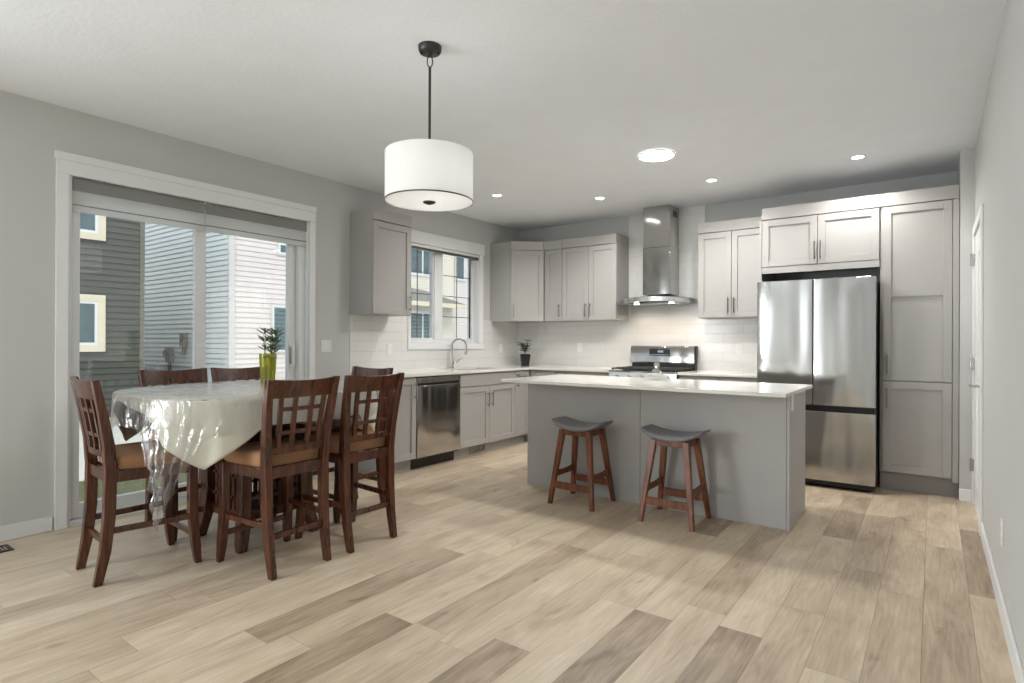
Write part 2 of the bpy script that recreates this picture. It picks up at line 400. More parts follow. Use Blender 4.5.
# ------------------------------------------------------------------ kitchen window (window_1)
t = thing('window_1', 'white framed kitchen window above the sink', None, (0, 4.84, 1.14), kind='structure')
mb = MB(); mb.box((0, 4.332, 1.206), (.02, KW0, 2.299)).box((0, KW1, 1.206), (.02, 5.608, 2.299)).box((0, 4.33, 1.137), (.022, 5.61, 1.205)).box((0, 4.33, 2.30), (.026, 5.622, 2.437))
mb.build('window_casing', m_trim, t, bevel=.003)
mb = MB(); rframe(mb, -.15, -.001, KW0, KW1, KWB, KWT, .012)
rframe(mb, -.14, -.06, KW0+.0122, KW1-.0122, KWB+.0122, KWT-.0122, .03)
mb.box((-.139, 4.815, KWB+.043), (-.061, 4.945, KWT-.043))
mb.build('window_frame', m_vinyl, t, bevel=.003)
for (a, b2, mid, gk) in ((KW0+.043, 4.814, 4.575, False), (4.946, KW1-.043, 5.235, True)):
    f = rframe(MB(), -.125, -.072, a, b2, KWB+.043, KWT-.043, .018).build('window_sash', m_vinyl, t, bevel=.003)
    MB().box((-.1, a+.016, KWB+.06), (-.09, b2-.016, KWT-.06)).build('pane', m_pane, f)
    g = MB()
    g.box((-.0968, mid-.005, KWB+.062), (-.0932, mid+.005, KWT-.062))
    for z in (1.52, 1.765, 2.01): g.box((-.0966, a+.019, z-.004), (-.0934, b2-.019, z+.004))
    lbl(g.build('grille', m_casing, f), 'thin dark grille bars between the panes')
    if gk: lbl(MB().box((-.089, b2-.027, KWB+.062), (-.0735, b2-.0185, KWT-.062)).build('gasket', m_black, f), 'dark rubber gasket')
# ------------------------------------------------------------------ panel door in the right wall (door_2)
t = thing('door_2', 'white panel door in the right wall beside the pantry', None, (W, 5.21, 0), kind='structure')
MB().box((W-.016, 4.72, 0), (W, 4.80, 2.12)).box((W-.016, 5.63, 0), (W, 5.698, 2.12)).box((W-.016, 4.80, 2.05), (W, 5.63, 2.12)).build('door_casing', m_trim, t, bevel=.004)
dd = MB().box((W-.002, 4.805, .008), (W+.035, 5.625, 2.045)).build('door_leaf', m_trim, t, bevel=.002)
for z0, z1 in ((.2, .95), (1.1, 1.88)):
    mb = MB()
    for y0, y1 in ((4.91, 5.17), (5.26, 5.52)):
        rframe(mb, W-.008, W-.0022, y0, y1, z0, z1, .025)
    mb.build('panel_moulding', m_trim, dd, bevel=.004)
for z in (.30, 1.075, 1.865): lbl(MB().box((W-.02, 5.622, z-.045), (W-.003, 5.64, z+.045)).cyl((W-.024, 5.63, z-.05), (W-.024, 5.63, z+.05), .007).build('hinge', m_chrome, t), 'steel hinge')
mb = MB(); mb.cyl((W-.002, 4.87, .945), (W-.012, 4.87, .945), .027).cyl((W-.01, 4.87, .945), (W-.055, 4.87, .945), .009).tube([(W-.055, 4.862, .945), (W-.057, 4.93, .945), (W-.052, 4.985, .943)], .009, 8)
lbl(mb.build('lever_handle', m_chrome, t), 'nickel lever handle')

# ------------------------------------------------------------------ roller blinds
m_blind_d = simple('grey_zebra_fabric', lin(138, 138, 136), .9, var=.04, bump=.2, bscale=150)
m_blind_l = simple('white_zebra_fabric', lin(226, 226, 224), .9, var=.02, bump=.1, bscale=150)
_nt = m_blind_l.node_tree; _tl = _nt.nodes.new('ShaderNodeBsdfTranslucent'); _tl.inputs[0].default_value = (.95, .96, .96, 1); _mx = _nt.nodes.new('ShaderNodeMixShader'); _mx.inputs[0].default_value = .65
_nt.links.new(_nt.nodes['Principled BSDF'].outputs[0], _mx.inputs[1]); _nt.links.new(_tl.outputs[0], _mx.inputs[2]); _nt.links.new(_mx.outputs[0], _nt.nodes['Material Output'].inputs[0])
def blind(y0, y1, zb, lab):
    t = thing('roller_blind', lab, 'blind', (-.012, (y0+y1)/2, 2.3), 'roller blinds over the patio door')
    MB().box((-.004, y0, 2.212), (-.001, y1, 2.303)).build('dark_band', m_blind_d, t)
    MB().box((-.004, y0, zb+.008), (-.001, y1, 2.2115)).build('light_band', m_blind_l, t)
    lbl(MB().box((-.005, y0, zb), (-.0005, y1, zb+.0075)).build('lower_grey_band', m_blind_d, t), 'thin grey band above the bottom rail')  # thin strip of the grey zebra fabric
    lbl(MB().box((-.012, y0, zb-.042), (.004, y1, zb-.0005)).build('bottom_rail', m_blind_l, t, bevel=.005), 'white bottom rail')
    MB().cyl((-.018, y0+.01, 2.28), (-.018, y1-.01, 2.28), .0095).build('roller_tube', m_vinyl, t)
blind(1.348, 2.196, 2.115, 'rolled up grey and white banded blind on the left half of the patio door')
blind(2.206, 3.10, 2.118, 'rolled up grey and white banded blind on the right half of the patio door')
t = thing('roller_blind', 'white blind cassette with dark rail at top of the kitchen window', 'blind', (.0, 4.97, 2.26))
MB().box((-.055, KW0+.004, 2.265), (.012, KW1-.004, 2.298)).build('cassette', m_vinyl, t, bevel=.006)
lbl(MB().box((-.03, KW0+.004, 2.238), (.012, KW1-.004, 2.2645)).build('bottom_rail', m_hand, t, bevel=.004), 'dark metal bottom rail')

# ------------------------------------------------------------------ wall plates
def plate(loc, n, u, lab, nm='wall_outlet', cat='outlet', gang=1, rocker=False, w=.07, h=.115):
    n = V(*n); u = V(*u); t = thing(nm, lab, cat, loc); fr = (V(*loc), u, n); ww = w*gang if gang == 1 else w*gang*.83
    MB().fbox(fr, -ww/2, ww/2, -h/2, h/2, .0005, .006).build('cover_plate', m_plate, t, bevel=.002)
    for g in range(gang):
        c = (g-(gang-1)/2)*.046
        if rocker: MB().fbox(fr, c-.016, c+.016, -.033, .033, .006, .0095).build('rocker', m_plate, t, bevel=.0015)
        else:
            for dz in (-.022, .022): MB().fbox(fr, c-.016, c+.016, dz-.014, dz+.014, .006, .008).build('socket', m_plate, t, bevel=.003)
    return t
plate((0, 3.31, 1.18), (1, 0, 0), (0, 1, 0), 'white two-gang light switch right of the patio door', 'light_switch', 'switch', 2, True)
plate((T, 4.075, 1.14), (1, 0, 0), (0, 1, 0), 'white outlet on the tile under the single left cabinet')
plate((T, 5.98, 1.14), (1, 0, 0), (0, 1, 0), 'white outlet on the left tile near the room corner')
plate((.966, D-T, 1.16), (0, -1, 0), (1, 0, 0), 'white outlet on the back tile between the corner and range')
plate((2.90, D-T, 1.16), (0, -1, 0), (1, 0, 0), 'white outlet on the back tile between range and fridge')
plate((3.815, 4.165, .835), (1, 0, 0), (0, 1, 0), 'white outlet on the right end panel of the island', w=.06)
plate((W, 3.42, .37), (-1, 0, 0), (0, 1, 0), 'white outlet low on the right wall')

# ------------------------------------------------------------------ cabinets
STILE = .058
def shaker(mb, fr, u0, u1, z0, z1, rails=()):
    s = min(STILE, (u1-u0)*.3)
    mb.fbox(fr, u0, u0+s, z0, z1, -.019, 0).fbox(fr, u1-s, u1, z0, z1, -.019, 0)
    zz = [z0, z0+STILE] 
    mb.fbox(fr, u0+s, u1-s, z0, z0+STILE, -.019, 0).fbox(fr, u0+s, u1-s, z1-STILE, z1, -.019, 0)
    for r in rails: mb.fbox(fr, u0+s, u1-s, r-STILE/2, r+STILE/2, -.019, 0)
    mb.fbox(fr, u0+s-.004, u1-s+.004, z0+STILE-.004, z1-STILE+.004, -.018, -.0125)
def handle(fr, u, z, parent, L=.16, vertical=True):
    O, U, N = fr; P = lambda du, dz, d: O + U*(u+du) + N*d + V(0, 0, z+dz)
    mb = MB()
    if vertical:
        mb.tube([P(0, -L/2, .03), P(0, L/2, .03)], .0055, 8)
        for s in (-1, 1): mb.tube([P(0, s*(L/2-.02), -.001), P(0, s*(L/2-.02), .03)], .0045, 8)
    else:
        mb.tube([P(-L/2, 0, .03), P(L/2, 0, .03)], .0055, 8)
        for s in (-1, 1): mb.tube([P(s*(L/2-.02), 0, -.001), P(s*(L/2-.02), 0, .03)], .0045, 8)
    return lbl(mb.build('handle', m_hand, parent), 'dark nickel bar pull')
def door(fr, u0, u1, z0, z1, parent, hu=None, hz=None, rails=(), g=.0022):
    mb = MB(); shaker(mb, fr, u0+g, u1-g, z0+g, z1-g, rails)
    d = mb.build('door', m_cab, parent, bevel=.0015)
    if hu is not None: handle(fr, hu, hz, d)
    return d
def drawer(fr, u0, u1, z0, z1, parent, h=True, g=.0022, flat=False):
    mb = MB()
    if flat or z1-z0 < .14: mb.fbox(fr, u0+g, u1-g, z0+g, z1-g, -.019, 0)
    else: shaker(mb, fr, u0+g, u1-g, z0+g, z1-g)
    d = mb.build('drawer' if h else 'false_front', m_cab, parent, bevel=.0015)
    if h: handle(fr, (u0+u1)/2, (z0+z1)/2, d, vertical=False)
    return d
FL = (V(0, 0, 0), V(0, 1, 0), V(1, 0, 0))
def fleft(x): return (V(x, 0, 0), V(0, 1, 0), V(1, 0, 0))       # u = y, normal +x
def fback(y): return (V(0, y, 0), V(1, 0, 0), V(0, -1, 0))      # u = x, normal -y

UB, UD, UC = 1.482, 2.366, 2.476   # uppers: bottom, door top, crown top
def upper(fr, u0, u1, depth, lab, doors, zb=UB, zd=UD, zc=UC, crown_out=.004, endl=.0, endr=.0):
    O, U, N = fr
    t = thing('wall_cabinet', lab, 'cabinet', O + U*(u0+u1)/2 - N*depth/2 + V(0, 0, zb), None)
    MB().fbox(fr, u0, u1, zb, zd+.002, -depth+.001, -.021).build('cabinet_body', m_cab, t, bevel=.001)
    MB().fbox(fr, u0-endl, u1+endr, zd+.003, zc, -depth+.001, crown_out).build('crown_board', m_cab, t, bevel=.0015)
    for (a, b2, hu) in doors: door(fr, a, b2, zb+.003, zd-.002, t, hu, zb+.125 if hu else None)
    return t
upper(fleft(.345), 3.575, 4.062, .345, 'grey single-door wall cabinet left of the kitchen window', [(3.575, 4.062, 4.03)])
# diagonal corner cabinet
t = thing('wall_cabinet', 'grey diagonal wall cabinet in the room corner', 'cabinet', (.25, 6.1, UB))
a, b2 = (.335, 5.765), (.625, 6.05)
poly = [(.011, D-.002), (.011, 5.765), a, (.632, 6.046), (.632, D-.002)]
MB().prism([(.001, D-.001), (.001, 5.765), (.325, 5.765), (.632, 6.055), (.632, D-.001)], UB, UD+.002).build('cabinet_body', m_cab, t, bevel=.001)
MB().prism([(.001, D-.001), (.001, 5.761), (.338, 5.761), (.632, 6.031), (.632, D-.001)], UD+.003, UC).build('crown_board', m_cab, t, bevel=.0015)
dv = V(.632-.325, 6.055-5.765, 0); dl = dv.length; dv.normalize(); dn = V(dv.y, -dv.x, 0)
frd = (V(.325, 5.765, 0) + dn*.021, dv, dn)
door(frd, .004, dl-.006, UB+.003, UD-.002, t, .035, UB+.125)
upper(fback(6.035), .634, .905, D-6.035-.0, 'narrow grey single-door wall cabinet right of the diagonal corner cabinet', [(.655, .905, .875)])
upper(fback(6.035), .907, 1.632, D-6.035, 'grey two-door wall cabinet left of the range hood', [(.907, 1.27, 1.24), (1.27, 1.632, 1.30)])
upper(fback(6.035), 2.572, 3.245, D-6.035, 'grey two-door wall cabinet right of the range hood', [(2.572, 2.91, 2.88), (2.91, 3.245, 2.94)])
# fridge surround, over-fridge cabinet and pantry
FY = 5.715
mb = MB().fbox(fback(FY), 3.25, 3.272, 0, UD, -(D-FY)+.002, -.0)
tag(mb.build('gable_panel', m_cab, None, bevel=.001), 'tall grey end panel on the left side of the fridge', 'panel')
t = upper(fback(FY), 3.274, 4.203, D-FY, 'grey two-door cabinet above the fridge', [(3.274, 3.738, 3.715), (3.738, 4.203, 3.762)], zb=1.925)
for o in t.children:
    pass
MB().fbox(fback(FY), 3.274, 4.203, 1.868, 1.924, -.05, -.003).build('valance', m_cab, t, bevel=.001)
t = thing('pantry_cabinet', 'tall grey two-door pantry cabinet right of the fridge', 'cabinet', (4.46, 6.0, 0))
fr = fback(FY)
MB().fbox(fr, 4.206, 4.73, .155, UD+.002, -(D-FY)+.002, -.021).build('cabinet_body', m_cab, t, bevel=.001)
MB().fbox(fr, 4.692, 4.731, .13, UD+.002, -.02, 0).build('filler_strip', m_cab, t, bevel=.001)
MB().fbox(fr, 4.206, 4.731, UD+.003, UC, -(D-FY)+.002, .004).build('crown_board', m_cab, t, bevel=.0015)
MB().fbox(fr, 4.206, 4.731, 0, .155, -(D-FY)+.002, -.075).build('toe_kick', m_kick, t)
door(fr, 4.225, 4.69, .917, UD-.002, t, 4.258, 1.05, rails=(1.64,))
door(fr, 4.225, 4.69, .158, .912, t, 4.258, .77)
# base cabinets
CB, CTOP = .115, .893
def base(fr, u0, u1, depth, lab, kick=True):
    O, U, N = fr
    t = thing('base_cabinet', lab, 'cabinet', O + U*(u0+u1)/2 - N*depth/2)
    MB().fbox(fr, u0+.001, u1-.001, CB, CTOP, -depth+.002, -.021).build('cabinet_body', m_cab, t, bevel=.001)
    if kick: MB().fbox(fr, u0+.001, u1-.001, 0, CB-.001, -depth+.002, -.08).build('toe_kick', m_cab, t)
    return t
fl = fleft(.63)
t = base(fl, 3.575, 3.862, .63, 'narrow grey base cabinet left of the dishwasher'); door(fl, 3.577, 3.86, CB+.003, CTOP-.01, t, 3.83, .765)
# sink base: open box so the basin can hang in it
t = thing('base_cabinet', 'grey two-door base cabinet under the sink', 'cabinet', (.315, 4.97, 0))
mb = MB(); mb.fbox(fl, 4.483, 4.50, CB, CTOP, -.628, -.021).fbox(fl, 5.432, 5.449, CB, CTOP, -.628, -.021).fbox(fl, 4.50, 5.432, CB, CB+.018, -.628, -.021).fbox(fl, 4.50, 5.432, CB+.018, CTOP, -.628, -.61).fbox(fl, 4.50, 5.432, .70, CTOP, -.035, -.021)
mb.build('cabinet_body', m_cab, t, bevel=.001)
MB().fbox(fl, 4.483, 5.449, 0, CB-.001, -.628, -.08).build('toe_kick', m_cab, t)
drawer(fl, 4.484, 5.448, .752, CTOP-.012, t, h=False, flat=True)
door(fl, 4.484, 4.966, CB+.003, .748, t, 4.93, .60); door(fl, 4.966, 5.448, CB+.003, .748, t, 5.002, .60)
t = base(fl, 5.451, 5.748, .63, 'narrow grey base cabinet by the corner behind the island'); door(fl, 5.453, 5.74, CB+.003, CTOP-.012, t, 5.485, .775)
fb = fback(5.751); BD = D-5.751
t = base(fb, .002, 1.0, BD, 'grey corner base cabinet on the back wall'); 
MB().fbox(fb, .655, .70, CB+.003, CTOP-.012, -.02, 0).build('filler_strip', m_cab, t, bevel=.001)
drawer(fb, .705, .998, .752, CTOP-.012, t); door(fb, .705, .998, CB+.003, .748, t, .96, .62)
t = base(fb, 1.002, 1.692, BD, 'grey drawer base cabinet left of the range')
drawer(fb, 1.004, 1.69, .752, CTOP-.012, t); drawer(fb, 1.004, 1.69, .435, .748, t); drawer(fb, 1.004, 1.69, CB+.003, .431, t)
t = base(fb, 2.468, 2.86, BD, 'grey base cabinet right of the range')
drawer(fb, 2.47, 2.858, .752, CTOP-.012, t); door(fb, 2.47, 2.858, CB+.003, .748, t, 2.82, .62)
t = base(fb, 2.862, 3.248, BD, 'grey base cabinet beside the fridge panel')
drawer(fb, 2.864, 3.246, .752, CTOP-.012, t); door(fb, 2.864, 3.246, CB+.003, .748, t, 2.90, .62)
# toe-kick vent
t = thing('vent_grille', 'small grey vent grille in the toe kick under the sink', 'vent', (.551, 4.86, .02))
fv = (V(.55, 4.86, .02), V(0, 1, 0), V(1, 0, 0))
mb = rframe(MB(), .551, .558, 4.73, 4.99, .02, .11, .012)
mb.build('vent_frame', m_hand, t)
mb = MB()
for i in range(11): mb.fbox(fv, -.11+i*.022-.004, -.11+i*.022+.004, .012, .078, .001, .006)
mb.build('louvres', m_chrome, t)
MB().fbox(fv, -.118, .118, .012, .078, .0003, .001).build('opening', m_black, t)

# ------------------------------------------------------------------ worktops, sink, faucet
TK = CTOP + .001
sx0, sx1, sy0, sy1 = .13, .53, 4.60, 5.34
mb = MB()
def slab(poly): mb.prism(poly, TK, CT)
mb.box((.001, 3.565, TK), (.655, sy0, CT)).box((.001, sy0, TK), (sx0, sy1, CT)).box((sx1, sy0, TK), (.655, sy1, CT))
mb.prism([(.001, sy1), (.655, sy1), (.655, 5.728), (1.694, 5.728), (1.694, D-.001), (.001, D-.001)], TK, CT)
tag(mb.build('worktop', m_quartz, None, smooth=False), 'white quartz worktop running round the sink and corner', 'worktop')
tag(MB().box((2.466, 5.728, TK), (3.248, D-.001, CT)).build('worktop', m_quartz, None, bevel=.003), 'short white quartz worktop between range and fridge', 'worktop')
t = thing('kitchen_sink', 'undermount steel sink basin below the kitchen window', 'sink', (.33, 4.97, .70))
mb = MB(); g = .006
z0 = .70
mb.box((sx0-g, sy0-g, z0), (sx0, sy1+g, TK-.001)).box((sx1, sy0-g, z0), (sx1+g, sy1+g, TK-.001)).box((sx0, sy0-g, z0), (sx1, sy0, TK-.001)).box((sx0, sy1, z0), (sx1, sy1+g, TK-.001)).box((sx0, sy0, z0), (sx1, sy1, z0+.006))
mb.build('basin', m_steel_s, t)
MB().lathe((.33, 4.97, z0+.006), [(0, .002), (.03, .002), (.045, .004), (.045, 0)], 24).build('drain', m_chrome, t)
t = thing('kitchen_faucet', 'brushed gooseneck faucet behind the sink', 'faucet', (.075, 4.965, CT))
fx, fy = .075, 4.965
pts = [(fx, fy, CT+.02), (fx, fy, CT+.25)]
R = .085; dirx, diry = .62, .78
for i in range(1, 13):
    a = PI - i*(PI*1.08)/12
    d_ = R + R*math.cos(a); pts.append((fx+d_*dirx, fy+d_*diry, CT+.25+R*math.sin(a)))
MB().lathe((fx, fy, CT), [(0, 0), (.026, 0), (.026, .008), (.02, .014), (.019, .10), (.013, .115), (0, .115)], 20).build('faucet_body', m_chrome, t)
MB().tube(pts, .0105, 10).build('spout', m_chrome, t)
e = V(*pts[-1]); e2 = (V(*pts[-1])-V(*pts[-2])).normalized()
MB().tube([e-e2*.005, e+e2*.035, e+e2*.075], [.012, .015, .014], 12).build('spray_head', m_chrome, t)
MB().tube([(fx+.012, fy+.012, CT+.06), (fx+.03, fy+.04, CT+.065), (fx+.06, fy+.085, CT+.105), (fx+.068, fy+.10, CT+.115)], [.011, .010, .006, .005], 10).build('lever', m_chrome, t)

# ------------------------------------------------------------------ dishwasher
t = thing('dishwasher', 'stainless dishwasher under the left worktop', 'dishwasher', (.315, 4.172, 0))
MB().fbox(fl, 3.866, 4.479, .10, CTOP, -.60, -.026).build('tub_case', m_casing, t)
MB().fbox(fl, 3.868, 4.477, .118, .805, -.025, .006).build('door_panel', m_steel, t, bevel=.004)
lbl(MB().fbox(fl, 3.868, 4.477, .828, CTOP-.012, -.025, .004).build('control_panel', m_steel, t, bevel=.003), 'steel strip above the door pocket')
MB().fbox(fl, 3.868, 4.477, .806, .827, -.025, -.010).build('handle_pocket', m_black, t)
MB().fbox(fl, 3.868, 4.477, 0, .10, -.55, -.085).build('kick_plate', m_black, t)

# ------------------------------------------------------------------ range
t = thing('gas_range', 'stainless gas range with black grates under the hood', 'stove', (2.08, 6.05, 0))
fr = fback(5.73); x0, x1 = 1.697, 2.463
MB().fbox(fr, x0+.003, x1-.003, .03, .89, -.63, -.03).build('oven_case', m_casing, t)
od = MB().fbox(fr, x0+.003, x1-.003, .22, .79, -.03, .012).build('oven_door', m_steel, t, bevel=.004)
MB().fbox(fr, x0+.12, x1-.12, .33, .66, .012, .0145).build('oven_window', m_black, od, bevel=.001)
hb = MB(); hb.tube([V(x0+.06, 5.73-.055, .745), V(x1-.06, 5.73-.055, .745)], .012, 12)
for x in (x0+.09, x1-.09): hb.tube([V(x, 5.719, .745), V(x, 5.675, .745)], .008, 8)
hb.build('door_handle', m_steel_s, od)
MB().fbox(fr, x0+.003, x1-.003, .04, .21, -.03, .010).build('storage_drawer', m_steel, t, bevel=.004)
MB().hexa([(x0+.003, 5.712, .80), (x1-.003, 5.712, .80), (x1-.003, 5.76, .80), (x0+.003, 5.76, .80), (x0+.003, 5.725, .905), (x1-.003, 5.725, .905), (x1-.003, 5.76, .905), (x0+.003, 5.76, .905)]).build('knob_panel', m_steel_s, t, bevel=.003)
for i in range(5):
    x = x0+.1+i*(x1-x0-.2)/4
    MB().tube([(x, 5.719, .855), (x, 5.70, .853), (x, 5.68, .851)], [.024, .022, .019], 16).build('knob', m_steel_s, t)
MB().box((x0, 5.728, .895), (x1, 6.30, .922)).build('cooktop', m_steel, t, bevel=.003)
for gx in (x0+.02, x0+.265, x0+.51):
    mb = MB(); gw = .232; z = .935
    for y in (5.755, 6.265): mb.box((gx, y-.007, z), (gx+gw, y+.007, z+.014))
    for x in (gx+.007, gx+gw-.007): mb.box((x-.007, 5.755, z), (x+.007, 6.265, z+.014))
    mb.box((gx+gw/2-.006, 5.755, z), (gx+gw/2+.006, 6.265, z+.016))
    for y in (5.88, 6.01, 6.14): mb.box((gx, y-.006, z), (gx+gw, y+.006, z+.016))
    for x in (gx+.01, gx+gw-.01):
        for y in (5.76, 6.26): mb.box((x-.007, y-.007, .9225), (x+.007, y+.007, z+.002))
    mb.build('grate', m_iron, t, bevel=.002)
for bx, by in ((x0+.135, 5.89), (x0+.135, 6.15), (x1-.135, 5.89), (x1-.135, 6.15), ((x0+x1)/2, 6.02)):
    MB().lathe((bx, by, .9225), [(0, 0), (.045, 0), (.045, .006), (.03, .009), (.03, .012), (0, .012)], 20).build('burner', m_iron, t)
mb = MB().box((x0+.012, 6.302, .92), (x1-.004, 6.362, .99)); mb.build('vent_gap', m_black, t)
bp = MB()
prof = [(6.30, .985), (6.285, 1.0), (6.288, 1.15), (6.297, 1.178), (6.315, 1.188), (6.365, 1.188), (6.365, .985)]
n = len(prof)
bp.vface([(x0, y, z) for y, z in prof] + [(x1-.012, y, z) for y, z in prof], [tuple(range(n)), tuple(range(2*n-1, n-1, -1))] + [(i, n+i, n+(i+1) % n, (i+1) % n) for i in range(n)])
bp = bp.build('back_panel', m_steel, t, bevel=.003)
MB().box((x1-.012, 6.292, .985), (x1, 6.366, 1.188)).build('panel_end_cap', m_black, t, bevel=.003)
ds = MB().box((x0+.235, 6.281, 1.075), (x0+.475, 6.29, 1.15)).build('display', m_black, bp, bevel=.001)
m_led = emit('clock_digits', lin(190, 205, 215), .8)
mb = MB()
def seg7(mb, x, z, s, ch):
    segs = {'1': 'bc', '2': 'abged', '5': 'afgcd', '0': 'abcdef', '3': 'abgcd'}[ch]
    q = {'a': (0, 1, 1, 1), 'g': (0, .5, 1, .5), 'd': (0, 0, 1, 0), 'b': (1, .5, 1, 1), 'c': (1, 0, 1, .5), 'f': (0, .5, 0, 1), 'e': (0, 0, 0, .5)}
    for k in segs:
        a0, b0, a1, b1 = q[k]; w_ = s*.55
        mb.box((x+a0*w_-.0015, 6.2795, z+b0*s-.0015), (x+a1*w_+.0015, 6.281, z+b1*s+.0015))
for i, ch in enumerate('1025'): seg7(mb, x0+.33+i*.017+(.006 if i > 1 else 0), 1.115, .018, ch)
for i in range(8):
    for j in range(2): mb.box((x0+.25+i*.028, 6.2795, 1.085+j*.055*0+.0), (x0+.262+i*.028, 6.281, 1.09))
mb.build('display_digits', m_led, ds)

# ------------------------------------------------------------------ range hood
t = thing('range_hood', 'stainless chimney range hood with curved canopy over the stove', 'range hood', (2.085, 6.2, 1.63))
hx = 2.09
MB().box((hx-.158, 6.085, 1.755), (hx+.158, D-.011, 2.28)).build('lower_duct', m_steel, t, bevel=.004)
MB().box((hx-.153, 6.09, 2.28), (hx+.153, D-.011, H-.001)).build('upper_duct', m_steel, t, bevel=.004)
mb = MB(); mb.box((hx+.1535, 6.19, 2.62), (hx+.155, 6.30, 2.69)); lbl(mb.build('vent_slot', m_black, t), 'dark vent slots near the ceiling')
def hood_canopy():
    mb = MB(); n = 24; hw = .42; hx = 2.072; yb = D-.012; rings = []
    top = []; bot = []; 
    for i in range(n+1):
        s = -1 + 2*i/n; x = hx + s*hw
        yf = 5.895 + .10*s*s          # bowed front edge
        zt = 1.70 + .028*(1-s*s)
        rings.append([(x, yf, zt-.052), (x, yf, zt-.006), (x, yf+.006, zt), (x, yb-.20, zt+.03*(1-s*s)), (x, yb, zt+.03*(1-s*s)), (x, yb, zt-.045), (x, yf+.01, zt-.055)])
    mb.sweep(rings); return mb
hood_canopy().build('canopy', m_steel_s, t)
m_warm = emit('hood_lamp_lens', (1, .82, .6, 1), 18)
for x in (hx-.2, hx+.2):
    lm = MB().cyl((x, 6.02, 1.648), (x, 6.02, 1.656), .028).build('hood_lamp', m_warm, t)
    lo = add_light('hood_spot', 'SPOT', (x, 6.05, 1.64), 8, (1, .86, .7), (0, .2, -1), spot_size=math.radians(150), spot_blend=.7, shadow_soft_size=.03)
MB().box((hx-.3, 6.0, 1.645), (hx+.3, 6.30, 1.65)).build('filter', m_chrome, t)
for i in range(4):
    x = hx-.06+i*.04; MB().tube([(x, 5.897, 1.70), (x, 5.891, 1.70)], .007, 10).build('button', m_chrome, t)

# ------------------------------------------------------------------ refrigerator
t = thing('refrigerator', 'stainless french-door refrigerator with bottom freezer', 'fridge', (3.743, 5.95, 0))
RY = 5.48; fx0, fx1 = 3.287, 4.193
MB().box((fx0+.004, 5.56, .03), (fx1-.004, 6.33, 1.755)).build('case', m_casing, t, bevel=.004)
def fdoor(u0, u1, z0, z1, nm):
    mb = MB(); n = 10; c = (fx0+fx1)/2; hwid = (fx1-fx0)/2
    secs = []
    for i in range(n+1):
        x = u0+(u1-u0)*i/n; y = RY + .010*((x-c)/hwid)**2
        if i in (0, n): y += .004
        secs.append([(x, y, z0), (x, y, z1), (x, 5.552, z1), (x, 5.552, z0)])
    mb.sweep(secs); return mb.build(nm, m_steel, t, bevel=.003)
mid = 3.738
fdoor(fx0, mid-.004, .70, 1.772, 'left_door'); fdoor(mid+.004, fx1, .70, 1.772, 'right_door'); fdoor(fx0, fx1, .065, .648, 'freezer_drawer')
MB().box((fx0+.006, 5.50, .06), (fx1-.006, 5.556, 1.765)).build('gasket', m_black, t)
MB().box((fx0+.006, 5.495, .652), (fx1-.006, 5.52, .697)).build('handle_recess', m_black, t)
MB().box((fx0+.01, 5.53, .02), (fx1-.01, 5.58, .063)).build('kick_grille', m_black, t)
for x in (fx0+.05, fx1-.05): MB().cyl((x, 5.60, 0), (x, 5.60, .031), .02).build('foot', m_black, t)
for x in (fx0+.06, fx1-.06): MB().box((x-.05, 5.54, 1.7555), (x+.05, 5.66, 1.779)).build('hinge_cover', m_casing, t, bevel=.004)

# ------------------------------------------------------------------ island
t = thing('kitchen_island', 'grey panelled kitchen island below its white top', 'island', (2.77, 4.4, 0))
ix0, ix1, iy0, iy1 = 1.736, 3.815, 4.1045, 4.67
ITOP = .896
MB().box((ix0+.02, iy0+.013, 0), (ix1-.02, iy1-.02, ITOP)).build('island_body', m_isl, t)
MB().box((ix0, iy0, 0), (2.773, iy0+.012, ITOP)).build('left_back_panel', m_isl, t, bevel=.001)
MB().box((2.776, iy0, 0), (ix1-.021, iy0+.012, ITOP)).build('right_back_panel', m_isl, t, bevel=.001)
MB().box((ix1-.019, iy0, 0), (ix1, iy1, ITOP)).build('right_end_panel', m_isl, t, bevel=.001)
MB().box((ix0, iy0+.013, 0), (ix0+.019, iy1, ITOP)).build('left_end_panel', m_isl, t, bevel=.001)
fi = (V(0, iy1, 0), V(1, 0, 0), V(0, 1, 0))
for i in range(4):
    a = ix0+.02+i*(ix1-ix0-.04)/4; b2 = a+(ix1-ix0-.04)/4
    mb = MB(); mb.fbox(fi, a+.002, b2-.002, .115, .885, -.019, 0); d = mb.build('door', m_isl, t, bevel=.0015); handle(fi, b2-.04 if i % 2 == 0 else a+.04, .75, d)
tag(MB().box((1.716, 3.746, ITOP+.001), (3.858, 4.70, .921)).build('island_countertop', m_quartz, None, bevel=.003), 'white quartz island top with seating overhang', 'countertop')

